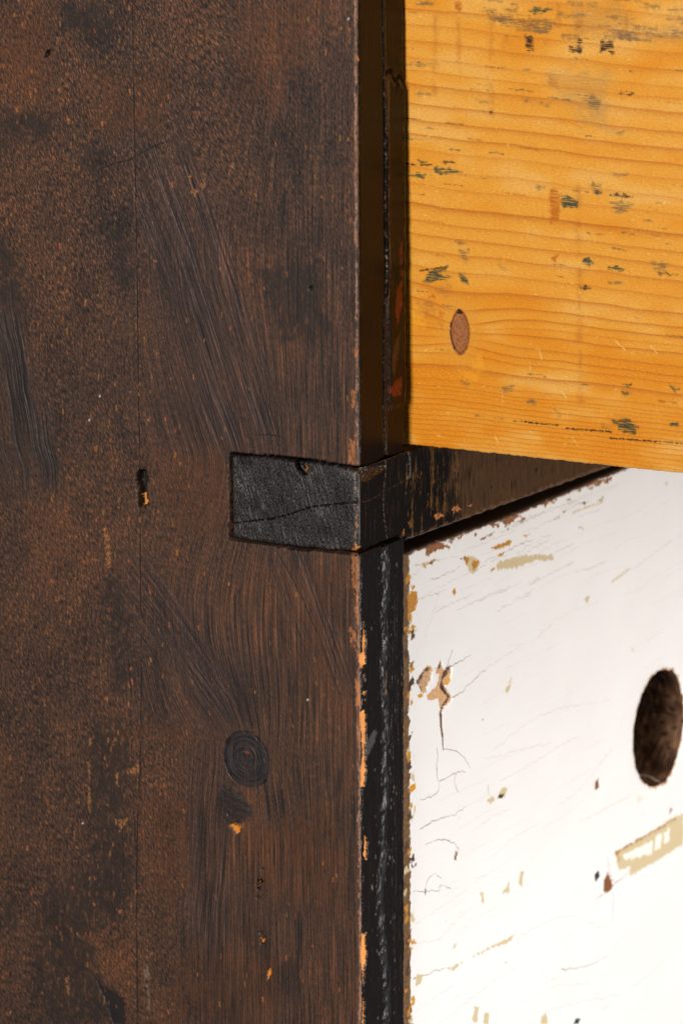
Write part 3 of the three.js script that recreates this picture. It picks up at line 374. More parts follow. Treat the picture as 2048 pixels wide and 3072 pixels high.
  for (const p of [F.eGroove[0], F.eGroove2[0]]) {
    S.mark(p, { col: [8, 6, 5], w: 0.7, edge: 0.2, soft: 0.15, a: 0.9, h: -0.1, geo: -0.35, k: 0.7, seed: 196 }, true);
    S.mark(p.map(([a, b]) => [a + 0.25, b]), { col: [150, 132, 110], w: 0.24, edge: 0.25, ef: 2, soft: 0.12, a: 0.7, brk: 0.62, bf: [2, 0.5], h: 0.03, seed: 197 }, true);  // dotted highlights beside the groove, painted as pale colour
    S.mark(p.map(([a, b]) => [a + 1.1, b]), { col: [92, 62, 30], w: 0.35, edge: 0.2, soft: 0.15, a: 0.7, h: 0.05, seed: 198 }, true);
  }
  // the sliver beside the split stands a little proud, broken off near the top
  S.mark([[13, 96.5], [15, 97.2], [17, 94], [19, 95], [21.5, 93.5], [22.6, 60], [22.6, 20], [14, 20], [13.4, 50], [12.9, 80]], { geo: 0.55, add: true, edge: 0.3, soft: 0.35, seed: 199 });
  S.mark([[13.4, 97.6], [15.2, 98.2], [17.2, 95.6], [19.2, 96.4], [21.4, 95]], { col: [12, 8, 6], w: 0.7, edge: 0.3, soft: 0.2, h: -0.2, geo: -0.4, seed: 205 }, true);
  for (const p of [F.eRidge[0], F.eRidge2[0]]) {
    S.mark(p, { w: 2.2, edge: 0.9, ef: 0.25, soft: 1.3, geo: 0.45, add: true, k: 0.3, seed: 206 }, true);
    S.mark(p, { col: [52, 54, 60], w: 1.5, edge: 1.1, ef: 0.3, soft: 0.8, a: 0.6, brk: 0.3, bf: [0.5, 0.08], vary: 30, vf: [1.8, 0.7], k: 0.34, seed: 208 }, true);  // bluish sheen of the ridge, put into the colour
  }
  for (let i = 0; i < 26; i++) { const x = 14.6 + rnd() * 7, y = -14 - rnd() * 90, l = 8 + rnd() * 34; S.mark([[x, y], [x + (rnd() - 0.5) * 0.8, y - l * 0.5], [x + (rnd() - 0.5) * 1.2, y - l]], { col: rnd() < 0.6 ? [84, 70, 58] : [8, 7, 7], w: 0.2, edge: 0.15, soft: 0.14, a: 0.6, brk: 0.35, bf: [1, 0.3], h: 0.1, seed: 210 + i }, true); }
  for (let i = 0; i < 60; i++) { const x = 1.5 + rnd() * 20, y = 118 - rnd() * 250, l = 4 + rnd() * 20; S.mark([[x, y], [x + (rnd() - 0.5) * 0.5, y - l]], { col: rnd() < 0.5 ? [74, 50, 30] : [10, 8, 7], w: 0.16, edge: 0.1, soft: 0.12, a: 0.55, brk: 0.4, bf: [1, 0.3], h: 0.03, seed: 250 + i }, true); }
  for (let i = 0; i < 240; i++) {                                       // beads and pits in the thick black paint; the pale ones are painted sparkles
    const y = -13 - rnd() * 125, c = polyAt(y > -74 ? F.eRidge[0] : F.eRidge2[0], y), x = clamp(c + (rnd() + rnd() + rnd() - 1.5) * 5, 1.6, 20.6), r = 0.1 + rnd() * 0.22;
    S.mark([[x, y], [x + 0.05, y - 0.2 - rnd() * 0.5]], { col: rnd() < 0.35 ? [150, 142, 132] : [44, 42, 44], w: r * 2, edge: 0.08, soft: 0.12, a: 0.55, h: 0.06 + rnd() * 0.08, k: 0.2, vary: 20, seed: 270 + i }, true);
  }
  // bare wood along the inner arris
  S.mark([[21.7, -44], [21.9, -70], [22.0, -100], [22.1, -150]], { col: [226, 146, 66], w: 0.5, w2: 0.6, edge: 0.55, ef: 0.4, soft: 0.12, a: 0.95, brk: 0.34, bf: [0.8, 0.12], vary: 20, k: 0.7, seed: 330 }, true);
  S.mark([[21.5, 130], [21.4, 90], [21.3, 50], [21.6, 10]], { col: [104, 64, 30], w: 0.3, edge: 0.4, ef: 0.4, soft: 0.15, a: 0.7, brk: 0.45, bf: [0.8, 0.15], seed: 335 }, true);
  // socket for the rail
  const D = F.dovetail[0];
  S.mark([[D[0][0] - 0.35, D[0][1] + 0.35], [D[1][0], D[1][1] + 0.3], [0, 8.7], [6, 8.2], [13, 8.9], [18, 8.4], [26, 8.7], [26, -11.3], [15, -11.8], [7, -11.2], [0, -11.5], [D[4][0], D[4][1] - 0.2], [D[3][0] - 0.4, D[3][1] - 0.3]], { col: [14, 11, 10], edge: 0.22, ef: 1.1, soft: 0.1, geo: -7, h: -0.1, k: 0.7, seed: 340 });
}
const sideMat = side.material('stained_side_wood', {});
const chest = thing('chest_of_drawers', 'dark stained wooden chest corner with black dovetailed rail and worn black front edge', 'chest of drawers');
const panel = new THREE.Group(); panel.name = 'side_panel'; panel.userData.label = 'dark brown side panel of two glued boards'; chest.add(panel);
{
  const ys = span([-330, -170, 6], [-170, -146, 10], [-146, 122, 610], [122, 150, 10], [150, 260, 5]);
  const board = (name, cols, sAt, label) => part(name, sheet(cols, ys.length, (i, j) => {
    const y = ys[j], s = sAt(i, y), nearEdge = Math.max(Math.exp(-s * s / 1.6), Math.exp(-(s - 22) * (s - 22) / 1.6)), wob = nearEdge > 0.01 ? nearEdge * (0.2 * n2(s * 0.1, y * 0.1, 5) + 0.12 * n2(s * 0.5, y * 0.45, 6) + 0.1 * n2(s * 1.4, y * 1.3, 7)) : 0;
    return round(s, y, (s > -131 && s < 29 && y > -159 && y < 139 ? side.relief(s, y) : 0) + wob);
  }, (i, j) => { const y = ys[j]; return side.uv(sAt(i, y), y); }), sideMat, panel, label);
  const bk = span([-320, -130, 8], [-130, -108, 20], [-108, -59.1, 104]);
  board('board', bk.length, (i, y) => { const e = polyAt(joint, y); return bk[i] > -108 ? lerp(-108, e, (bk[i] + 108) / 48.9) : bk[i]; }, 'rear board of the side panel with ridged dark knot');
  const fr = span([-59.1, -1.2, 124], [-1.2, 1.2, 12], [1.2, 20.8, 70], [20.8, 23.2, 10], [23.2, 34, 10], [34, 330, 6]);
  board('board', fr.length, (i, y) => { const e = polyAt(joint, y); return fr[i] < -1.2 ? lerp(e, -1.2, (fr[i] + 59.1) / 57.9) : fr[i]; }, 'front board of the side panel with round knot and black edge');
}

// ---------------------------------------------------------------- the rail between the drawers: end grain in its socket, front face
const rail = new Skin(-36, 160, -18, 10, 8, 20);
{
  const blk = rgb(54, 51, 51), coal = rgb(15, 13, 13), ash = rgb(104, 101, 102);
  rail.fill((s, y, o) => {
    const end = ss(1.5, 0, s), q = s + 0.32 * y;
    const ring = n2(q * 1.3, y * 0.2, 401) * 0.6 + n2(q * 3.2, y * 0.5, 402) * 0.7, pit = n2(s * 3.4, y * 1.7, 403) + 0.8 * n2(s * 6.4, y * 3.6, 404);
    const g = n2(s * 1.5, y * 0.16, 411) + 0.7 * n2(s * 3.7, y * 0.3, 412), m = fbm(s * 0.12, y * 0.12, 415, 3);
    if (end > 0.5) {
      const dot = n2(s * 4.4, y * 3.2, 405) + 0.5 * n2(s * 7, y * 6, 406);
      mix3(o, blk, coal, ss(-0.05, 0.55, pit * 0.7 - ring * 0.3)); to3(o, ash, ss(0.1, 0.9, ring * 0.9 - pit * 0.4 + 0.7 * m) * 0.75); to3(o, coal, ss(0.2, 0.8, -ring - 0.3 * m) * 0.6); to3(o, rgb(176, 174, 174), ss(0.5, 0.9, dot - 0.2 * pit) * 0.55);  // the palest dots are glints painted onto the end grain
      o.h = -0.03 * ss(0, 0.9, pit) + 0.018 * ring + 0.015 * dot + 0.03 * m; o.k = 0.42 + 0.08 * m - 0.1 * ss(0.3, 0.8, dot); return;
    }
    const far = ss(38, 54, s + 12 * n2(s / 9, y / 5, 417) + 9 * n2(s * 1.1, y * 0.12, 418));               // pine drawer's brown reflection, painted into the rail colour
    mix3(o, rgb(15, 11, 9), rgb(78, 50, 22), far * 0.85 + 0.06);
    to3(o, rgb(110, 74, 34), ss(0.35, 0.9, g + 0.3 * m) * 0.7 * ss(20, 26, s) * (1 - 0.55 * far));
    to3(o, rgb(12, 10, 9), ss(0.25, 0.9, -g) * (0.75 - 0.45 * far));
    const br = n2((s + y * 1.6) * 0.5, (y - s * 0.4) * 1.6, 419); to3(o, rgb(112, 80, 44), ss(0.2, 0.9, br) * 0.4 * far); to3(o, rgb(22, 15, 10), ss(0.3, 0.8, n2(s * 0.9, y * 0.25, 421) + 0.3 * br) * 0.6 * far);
    o.h = 0.02 * g + 0.04 * m + 0.008 * pit; o.k = lerp(0.22, 0.45, far);
  });
  const R = rail, D = F.dovetail[0];
  R.lines(F.dCrack, { col: [6, 5, 5], w: 0.26, edge: 0.3, ef: 1.3, soft: 0.1, h: -0.15, geo: -0.2, seed: 420 });
  R.mark([[0, 0.5], [6, 0.1], [14, 0.9], [22, 1.6]], { col: [92, 62, 30], w: 0.25, edge: 0.3, soft: 0.12, a: 0.6, brk: 0.4, h: -0.1, seed: 424 }, true);
  R.marks(F.dHole, { col: [9, 7, 6], edge: 0.25, h: -0.3, geo: -1.8, seed: 425 });
  R.marks(F.dTan, { col: [150, 92, 38], edge: 0.3, vary: 34, vf: [1, 1], geo: -1.0, seed: 427 });
  R.mark([[-0.9, 7.2], [-0.6, 3], [-0.4, 0], [-0.5, -5], [-0.9, -10]], { col: [176, 124, 86], w: 0.5, edge: 0.5, ef: 0.9, soft: 0.15, a: 0.85, brk: 0.42, bf: [1, 0.7], vary: 30, seed: 430 }, true);
  R.mark([[-2, -10.2], [0, -9.4], [1.6, -10], [0.5, -11.6], [-2, -11.6]], { col: [196, 124, 56], a: 0.9, edge: 0.5, soft: 0.2, brk: 0.35, vary: 30, seed: 431 });
  R.mark([[0.4, 8.3], [6, 8.0], [12, 7.2], [13.5, 6.6], [10, 5.6], [4, 4.8], [1.2, 6]], { col: [70, 50, 34], a: 0.8, edge: 0.5, soft: 0.3, brk: 0.3, geo: -0.7, vary: 20, seed: 433 });
  R.marks(F.rChip, { col: [186, 112, 56], edge: 0.35, soft: 0.15, vary: 24, h: -0.1, k: 0.65, seed: 440 });
  R.marks(F.rTan, { col: [150, 100, 50], edge: 0.3, soft: 0.15, vary: 24, seed: 444 });
  R.marks(F.rPits, { col: [24, 18, 14], a: 0.85, edge: 0.3, soft: 0.2, h: -0.15, seed: 446 });
  R.mark([[24, -12.6], [60, -13.6], [100, -14.5], [134, -15.3]], { col: [128, 96, 72], w: 1.3, edge: 0.6, ef: 0.5, soft: 0.3, a: 0.6, brk: 0.4, bf: [0.5, 1.2], vary: 26, seed: 448 }, true);
  R.mark([[24.4, 7.8], [25.2, 5], [25, 2.6], [23.8, 1.8]], { col: [98, 96, 98], w: 0.8, edge: 0.35, soft: 0.2, a: 0.75, h: 0.15, k: 0.25, seed: 450 }, true);
  R.mark(F.eGroove2[0].map(([a, b], i) => [a + 0.2, 9 - i * 3.4]), { col: [120, 104, 84], w: 0.4, edge: 0.3, ef: 1.6, soft: 0.15, a: 0.7, brk: 0.4, h: 0.15, seed: 452 }, true);
  for (let i = 0; i < 46; i++) { const x = 1.5 + rnd() * 20, y = 8 - rnd() * 14, l = 2 + rnd() * 9; R.mark([[x, y], [x + (rnd() - 0.5) * 0.8, y - l]], { col: rnd() < 0.6 ? [86, 58, 34] : [6, 5, 5], w: 0.2, edge: 0.12, soft: 0.12, a: 0.6, brk: 0.42, bf: [1, 0.4], h: 0.03, vary: 14, seed: 560 + i }, true); }
  for (let i = 0; i < 60; i++) { const x = 23 + rnd() * 26, y = 8 - rnd() * 16, l = 2 + rnd() * 8; R.mark([[x, y], [x + (rnd() - 0.5) * 1.2, y - l]], { col: rnd() < 0.65 ? [126, 84, 36] : [10, 8, 7], w: 0.3 + rnd() * 0.4, edge: 0.3, ef: 0.8, soft: 0.15, a: 0.7, brk: 0.36, bf: [1, 0.5], h: 0.03, vary: 16, seed: 460 + i }, true); }
}
{
  const D = F.dovetail[0], cols = [];
  for (const [s, d] of [[-33.6, 16], [-33.6, 2], [-33.6, 0.5], [-33.5, 0.15]]) cols.push([s, d]);
  for (const s of span([-33.2, -1.6, 90], [-1.6, 1.6, 14], [1.6, 21.6, 50], [21.6, 23, 6], [23, 140, 220], [140, 578, 12])) cols.push([s, 0]);
  const rows = [[0, 22], [0, 6], [0, 1], [0.006, 0.4], [0.02, 0.1]];
  for (let i = 0; i <= 70; i++) rows.push([lerp(0.035, 0.965, i / 70), 0]);
  rows.push([0.98, 0.1], [0.994, 0.4], [1, 1], [1, 6], [1, 22]);
  const lo = (s) => (s < 21.8 ? lerp(-11.2, -11.0, ss(-34, 0, s)) - 0.5 * Math.sin(clamp((s + 34) / 34) * 3.14) : lerp(-11.0, -13.1 - Math.min(s - 23, 120) * 0.0235, ss(21.8, 23, s))) + 0.2 * n2(s * 0.3, 3, 470);
  const up = (s) => 8.3 + (s < 0 ? 0.45 * Math.sin(clamp((s + 34) / 34) * 3.14) - 0.2 * ss(-6, 0, s) : 0) + 0.12 * n2(s * 0.4, 8, 471);
  const at = (i, j) => { const [s] = cols[i]; return [s, lerp(lo(s), up(s), rows[j][0])]; };
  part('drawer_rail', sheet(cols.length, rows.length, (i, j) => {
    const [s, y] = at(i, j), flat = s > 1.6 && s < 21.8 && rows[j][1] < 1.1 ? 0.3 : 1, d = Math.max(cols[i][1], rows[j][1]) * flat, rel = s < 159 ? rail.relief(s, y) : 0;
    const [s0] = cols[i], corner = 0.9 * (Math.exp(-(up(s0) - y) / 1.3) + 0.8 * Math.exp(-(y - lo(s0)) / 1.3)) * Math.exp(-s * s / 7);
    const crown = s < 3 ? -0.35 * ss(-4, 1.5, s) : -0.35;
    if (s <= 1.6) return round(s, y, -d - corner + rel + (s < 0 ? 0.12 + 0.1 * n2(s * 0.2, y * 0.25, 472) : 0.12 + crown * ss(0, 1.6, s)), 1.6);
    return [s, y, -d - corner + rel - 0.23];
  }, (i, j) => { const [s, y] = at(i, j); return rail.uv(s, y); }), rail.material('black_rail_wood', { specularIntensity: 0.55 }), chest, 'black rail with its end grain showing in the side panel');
}

// ---------------------------------------------------------------- pine drawer, pulled out above the rail
const pine = new Skin(-14, 84, 8, 124, 12, 12);
{
  const base = rgb(234, 162, 56), pale = rgb(238, 182, 94), late = rgb(184, 100, 26), deep = rgb(228, 142, 28);
  const kx = 12.8, ky = 37.3;
  pine.fill((z, y, o) => {
    const dx = z - kx, dy = y - ky;
    const bend = (dy > 0 ? 1 : -1) * 3.2 * Math.exp(-(dx * dx) / 120) * Math.exp(-Math.abs(dy) / 9) * ss(0, 2.5, Math.abs(dy));
    const yy = y + 0.045 * (z - 20) * ss(20, 60, y) - bend * -1 + 0.7 * n2(z / 26, y / 18, 601) + 0.18 * n2(z / 6, y / 3, 602);
    const f = yy < 24 ? 24 - (24 - yy) * 2.1 : yy < 46 ? 24 + (yy - 24) * 1.0 : 46 + (yy - 46) * 0.62;         // closer rings at the lower edge
    const ph = f / 2.35 + 0.4 * n2(1.5, f / 5, 603), fr = ph - Math.floor(ph), id = Math.floor(ph);
    const strength = 0.35 + 0.65 * hash(id, 3, 604);
    const line = Math.pow(fr, 5) * (1 - ss(0.93, 1, fr)) * strength;
    const fib = n2(z * 0.42, y * 5.5, 611) * 0.6 + n2(z * 1.1, y * 9, 612) * 0.4, fleck = n2(z * 1.3, y * 3.6, 613);
    const big = fbm(z / 24, y / 10, 621, 3);
    mix3(o, base, deep, ss(-0.2, 0.6, big + 0.15 * fleck + 0.5 * ss(60, 25, y) - 0.2)); to3(o, pale, ss(0.1, 0.7, -big * 1.2 + 0.4 * n2(z / 30, y / 5, 622) + 0.3 * ss(70, 100, y + 8 * n2(z / 20, y / 8, 623)) + 0.4 * (1 - ss(12, 17, y + 2 * n2(z / 12, 4, 624)))) * 0.75);
    to3(o, late, clamp(line * 1.25) * 0.8);
    const v = 1 + 0.055 * fib + 0.05 * fleck; o.r *= v; o.g *= v; o.b *= v;
    const sp = n2(z * 2.1, y * 3.7, 631) + 0.5 * n2(z * 4.3, y * 6, 632); to3(o, rgb(246, 214, 150), ss(0.55, 0.95, sp) * 0.5); to3(o, rgb(176, 98, 34), ss(0.6, 1, -sp) * 0.35);
    o.h = 0.018 * fib + 0.03 * line + 0.02 * fleck + 0.012 * sp; o.k = 0.42 + 0.06 * fleck;
  });
  const P = pine, grain = { vf: [0.25, 3], brk: 0.42, bf: [0.28, 4.2] };
  P.marks(F.oHaze, { col: [168, 138, 98], a: 0.42, edge: 2, ef: 0.4, soft: 2, vary: 16, ...grain, seed: 640 });
  P.marks(F.oBrownS, { col: [176, 112, 52], a: 0.55, edge: 1, ef: 0.7, soft: 0.8, ...grain, seed: 650 });
  P.marks(F.oYellow, { col: [246, 172, 44], a: 0.5, edge: 1, ef: 0.7, soft: 0.9, vary: 8, seed: 655 });
  P.marks(F.oRust, { col: [186, 96, 22], a: 0.75, edge: 0.5, soft: 0.4, ...grain, brk: 0.28, seed: 660 });
  P.lines(F.oDrip, { col: [168, 94, 30], w: 1.0, edge: 0.7, ef: 0.35, soft: 0.8, a: 0.32, brk: 0.4, bf: [0.3, 0.35], seed: 670 });
  P.marks(F.oGrey, { col: [92, 82, 70], a: 0.66, edge: 0.6, ef: 0.8, soft: 0.6, ...grain, seed: 680 });
  P.marks(F.oGreen, { col: [48, 62, 54], a: 0.88, edge: 0.6, ef: 0.9, soft: 0.45, ...grain, brk: 0.36, seed: 700 });
  P.marks(F.oBlack, { col: [46, 32, 24], a: 0.88, edge: 0.5, ef: 0.9, soft: 0.4, ...grain, brk: 0.34, seed: 740 });
  for (let i = 0; i < 70; i++) {                                        // scattered grey dashes of old paint in the grain
    const z = -2 + rnd() * 76, y = 112 - Math.pow(rnd(), 1.6) * 96, l = 1 + rnd() * 5;
    P.mark([[z, y], [z + l, y - l * 0.05]], { col: rnd() < 0.5 ? [86, 74, 60] : [140, 82, 36], w: 0.18 + rnd() * 0.3, edge: 0.25, ef: 1.2, soft: 0.15, a: 0.5, brk: 0.45, bf: [0.6, 2], seed: 760 + i }, true);
  }
  for (let i = 0; i < 40; i++) { const z = 20 + rnd() * 52, y = 117 - rnd() * 10; P.mark([[z, y], [z + 1 + rnd() * 7, y - 0.2]], { col: [112, 84, 60], w: 0.5 + rnd() * 0.7, edge: 0.5, soft: 0.4, a: 0.5, ...grain, seed: 840 + i }, true); }
  P.lines(F.oSplit, { col: [70, 44, 22], w: 0.32, edge: 0.2, ef: 1.5, soft: 0.12, a: 0.85, brk: 0.3, bf: [0.6, 2], h: -0.12, seed: 900 });
  P.lines(F.oScratch, { col: [252, 226, 170], w: 0.22, edge: 0.15, soft: 0.14, a: 0.5, h: -0.04, seed: 910 });
  for (let i = 0; i < 120; i++) { const z = -3 + rnd() * 76, y = 10 + rnd() * 104, t = rnd() * 0.8 - 0.4; P.mark([[z, y], [z + 0.5 * Math.cos(t), y + (rnd() < 0.4 ? 1.2 : 0.2) * (rnd() - 0.3)]], { col: [250, 222, 168], w: 0.16 + rnd() * 0.16, edge: 0.08, soft: 0.1, a: 0.2 + rnd() * 0.3, vary: 4, seed: 920 + i }, true); }
  const ring = (rx, ry) => { const p = []; for (let i = 0; i < 28; i++) { const t = i / 28 * 6.2832, q = Math.sign(Math.cos(t)) * Math.pow(Math.abs(Math.cos(t)), 1.15); p.push([kx + rx * q, ky + ry * Math.sin(t)]); } return p; };
  P.mark(ring(5.2, 8.5), { col: [226, 158, 60], a: 0.5, edge: 0.8, soft: 2.2, vary: 10, seed: 950 });
  P.mark(ring(2.5, 5.4), { col: [120, 66, 34], a: 0.9, edge: 0.15, soft: 0.35, vary: 12, h: -0.03, seed: 951 });
  P.mark(ring(2.05, 4.6), { col: [172, 110, 66], a: 0.95, edge: 0.2, soft: 0.3, vary: 14, vf: [0.8, 0.3], seed: 952 });
  for (const [rx, ry] of [[1.6, 3.6], [1.0, 2.4], [0.45, 1.2]]) { const r = ring(rx, ry); P.mark([...r, r[0]], { col: [128, 74, 42], w: 0.25, edge: 0.15, soft: 0.15, a: 0.6, brk: 0.3, seed: 953 }, true); }
  P.mark([[kx - 0.9, ky + 4.4], [kx - 0.2, ky + 5.6], [kx + 0.9, ky + 4.7], [kx + 0.2, ky + 4.3]], { col: [58, 26, 14], edge: 0.2, h: -0.1, seed: 955 });
  P.mark([[kx - 2.3, ky + 2], [kx - 2.5, ky - 1], [kx - 1.6, ky - 4]], { col: [62, 32, 18], w: 0.3, edge: 0.15, a: 0.85, h: -0.08, seed: 956 }, true);
}
const drawerA = thing('pine_drawer', 'honey coloured pine drawer pulled out above the black rail', 'drawer');
const plainPine = new THREE.MeshStandardMaterial({ color: new THREE.Color().setRGB(0.55, 0.3, 0.09), roughness: 0.6 });
{
  const zs = span([-300, -14, 8], [-14, -4, 12], [-4, 76, 200], [76, 90, 8], [90, 235, 8]), rows = [[9.3, 12], [9.3, 8], [9.3, 3], [9.32, 0.9], [9.42, 0.35], [9.6, 0.08], [9.85, 0]];
  for (const y of span([10.2, 118, 230], [118, 140, 6])) rows.push([y, 0]);
  rows.push([140.4, 0.5], [140.5, 12]);
  const yAt = (i, j) => rows[j][0] + (j < 9 ? (1 - j / 9) * (0.22 * n2(zs[i] * 0.3, 2, 960) - 0.6 * Math.max(0, n2(zs[i] * 1.7, 5, 961) - 0.2) + 0.6 * Math.max(0, n2(zs[i] * 0.5, 8, 964) - 0.3) + 0.12 * n2(zs[i] * 3.2, 7, 962)) : 0);
  part('side_board', sheet(zs.length, rows.length, (i, j) => {
    const y = yAt(i, j), X = 26 - 3 * (y - 9.3) / 104;
    return [X + rows[j][1] + 0.05 * n2(zs[i] / 14, y / 5, 963), y, zs[i]];
  }, (i, j) => pine.uv(zs[i], yAt(i, j) + rows[j][1])), pine.material('waxed_pine', { specularIntensity: 0.6 }), drawerA, 'pine side board with paint smears and a small brown knot');
  plank('side_board', 540, 552, 9.5, 140, -300, 235, plainPine, drawerA);
  plank('bottom_board', 38.2, 539.8, 16, 22, -299, 234, plainPine, drawerA);
  plank('back_board', 38.2, 539.8, 22.2, 138, -299.5, -288, plainPine, drawerA);
  plank('front_board', 22, 556, 4, 146, 235.4, 254, plainPine, drawerA);
}

// ---------------------------------------------------------------- white painted drawer below the rail, with a bored pull hole
const white = new Skin(20, 206, -192, -15, 8, 8);
const HX = 171, HY = -94.7, holeR = (t) => 16.0 + 0.5 * n2(Math.cos(t) * 1.6, Math.sin(t) * 1.6, 1001) + 0.45 * n2(Math.cos(t) * 6, Math.sin(t) * 6, 1002) + 0.25 * n2(Math.cos(t) * 15, Math.sin(t) * 15, 1005);
const topY = (x) => -17.25 - 1.35 * ss(24, 90, x) + 0.16 * n2(x * 0.35, 1, 1003) + 0.1 * n2(x * 1.3, 2, 1004);
{
  white.fill((x, y, o) => {
    const g = n2(x * 0.1, y * 1.3, 1011) * 0.6 + n2(x * 0.22, y * 3.2, 1012) * 0.4, m = fbm(x / 22, y / 16, 1013, 3), f = n2(x * 1.6, y * 1.6, 1014);
    o.r = 0.945 + 0.008 * m; o.g = 0.936 + 0.01 * m + 0.003 * f; o.b = 0.932 + 0.012 * m + 0.004 * f;
    to3(o, rgb(236, 226, 222), ss(0.45, 0.9, g) * 0.22);
    o.h = 0.03 * g + 0.05 * m + 0.006 * f; o.k = 0.3 + 0.05 * m;
  });
  const Wt = white;
  Wt.lines(F.wCrackF, { col: [212, 198, 194], w: 0.16, edge: 0.04, jit: 0.6, soft: 0.16, a: 0.7, brk: 0.2, bf: [0.12, 0.12], h: -0.02, vary: 6, seed: 1020 });
  for (let i = 0; i < 70; i++) { const x = 32 + rnd() * 150, y = -20 - rnd() * 165, l = 8 + rnd() * 28; Wt.mark([[x, y], [x + l * 0.5, y + (rnd() - 0.5) * 2], [x + l, y + (rnd() - 0.5) * 2.5]], { col: [206, 190, 184], w: 0.14, edge: 0.04, jit: 0.6, soft: 0.14, a: 0.35, brk: 0.3, bf: [0.1, 0.3], h: -0.015, vary: 4, seed: 1060 + i }, true); }
  for (let i = 0; i < 26; i++) { const x = 34 + rnd() * 90, y = -20 - rnd() * 22, l = 6 + rnd() * 24; Wt.mark([[x, y], [x + l * 0.5, y + (rnd() - 0.5) * 1.5], [x + l, y + (rnd() - 0.5) * 1.5]], { col: [140, 122, 108], w: 0.12, edge: 0.05, jit: 0.5, soft: 0.14, a: 0.5, brk: 0.35, bf: [0.15, 0.5], h: -0.02, vary: 6, seed: 1200 + i }, true); }
  Wt.lines(F.wCrack, { col: [130, 108, 94], w: 0.2, w2: 0.1, edge: 0.04, jit: 0.4, soft: 0.13, a: 0.85, brk: 0.15, bf: [0.2, 0.2], h: -0.04, vary: 8, seed: 1240 });
  Wt.marks(F.wBeige, { col: [208, 188, 146], a: 0.92, edge: 0.55, ef: 0.8, soft: 0.2, vary: 5, h: -0.04, seed: 1280 });
  Wt.marks(F.wPatch, { col: [244, 242, 236], a: 0.95, edge: 0.5, ef: 0.6, soft: 0.2, vary: 2, h: 0.04, seed: 1340 });
  Wt.lines(F.wBeigeTiny, { col: [212, 190, 150], w: 0.6, edge: 0.3, soft: 0.15, a: 0.85, brk: 0.35, seed: 1350 });
  Wt.lines(F.wTanLine, { col: [158, 106, 52], w: 0.8, edge: 0.5, soft: 0.15, a: 0.85, brk: 0.4, bf: [0.5, 0.9], h: -0.06, seed: 1360 });
  Wt.marks(F.wOchre, { col: [190, 126, 34], a: 0.95, edge: 0.45, ef: 0.9, soft: 0.14, vary: 24, h: -0.1, geo: -0.15, seed: 1370 });
  Wt.marks(F.wTan, { col: [192, 134, 62], edge: 0.5, ef: 0.8, soft: 0.14, vary: 26, h: -0.15, geo: -0.3, seed: 1400 });
  Wt.marks(F.wTop, { col: [140, 88, 48], edge: 0.6, ef: 0.8, soft: 0.14, vary: 30, vf: [0.4, 2], h: -0.18, geo: -0.4, k: 0.75, seed: 1420 });
  Wt.marks(F.wBig, { col: [204, 158, 112], edge: 0.35, ef: 0.8, soft: 0.12, vary: 14, vf: [0.3, 1.2], h: -0.12, geo: -0.5, k: 0.75, seed: 1460 });
  Wt.marks(F.wBigDark, { col: [70, 40, 22], a: 0.95, edge: 0.25, soft: 0.2, vary: 10, geo: -1.2, k: 0.7, seed: 1470 });  // deep crack in the chip, its shade put into the colour
  Wt.marks(F.wBig2, { col: [190, 150, 108], edge: 0.4, ef: 0.9, soft: 0.14, vary: 26, vf: [0.5, 0.8], h: -0.1, geo: -0.4, k: 0.75, seed: 1480 });
  Wt.marks(F.wBig2Dark, { col: [74, 44, 24], a: 0.9, edge: 0.35, soft: 0.2, vary: 14, geo: -1.0, seed: 1490 });
  Wt.marks(F.wOchre2, { col: [210, 146, 34], a: 0.95, edge: 0.3, soft: 0.14, vary: 18, seed: 1500 });
  Wt.lines(F.wCrackW, { col: [104, 66, 38], w: 1.3, w2: 0.25, edge: 0.2, soft: 0.12, h: -0.1, geo: -0.2, seed: 1520 });
  Wt.marks(F.wBlack, { col: [34, 38, 36], a: 0.9, edge: 0.3, soft: 0.2, vary: 8, h: -0.1, seed: 1530 });
  Wt.marks(F.wBrown, { col: [132, 84, 50], edge: 0.35, soft: 0.15, vary: 26, h: -0.15, geo: -0.4, seed: 1550 });
  // bare and stained wood along the left margin and the top margin, where paint and varnish meet; the left band also paints in the front edge's shadow
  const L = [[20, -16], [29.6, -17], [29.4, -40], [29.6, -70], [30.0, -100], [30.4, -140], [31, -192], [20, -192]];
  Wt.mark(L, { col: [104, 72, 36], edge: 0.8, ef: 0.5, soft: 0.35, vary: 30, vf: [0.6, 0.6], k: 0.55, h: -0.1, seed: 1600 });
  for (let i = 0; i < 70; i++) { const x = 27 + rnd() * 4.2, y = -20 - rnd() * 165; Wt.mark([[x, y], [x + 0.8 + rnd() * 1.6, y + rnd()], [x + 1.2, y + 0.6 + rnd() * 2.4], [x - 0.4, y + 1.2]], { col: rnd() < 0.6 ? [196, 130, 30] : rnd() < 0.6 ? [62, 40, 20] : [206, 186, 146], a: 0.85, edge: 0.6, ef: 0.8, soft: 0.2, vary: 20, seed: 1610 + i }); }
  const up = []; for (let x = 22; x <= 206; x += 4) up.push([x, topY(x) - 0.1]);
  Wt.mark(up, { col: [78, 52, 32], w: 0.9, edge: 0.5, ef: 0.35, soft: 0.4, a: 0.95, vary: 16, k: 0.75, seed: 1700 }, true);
  Wt.mark([...up.map(([x, y]) => [x, y + 0.2]), [206, -10], [20, -10]], { col: [70, 46, 28], edge: 0.2, soft: 0.2, vary: 18, vf: [0.3, 1.5], k: 0.8, seed: 1702 });
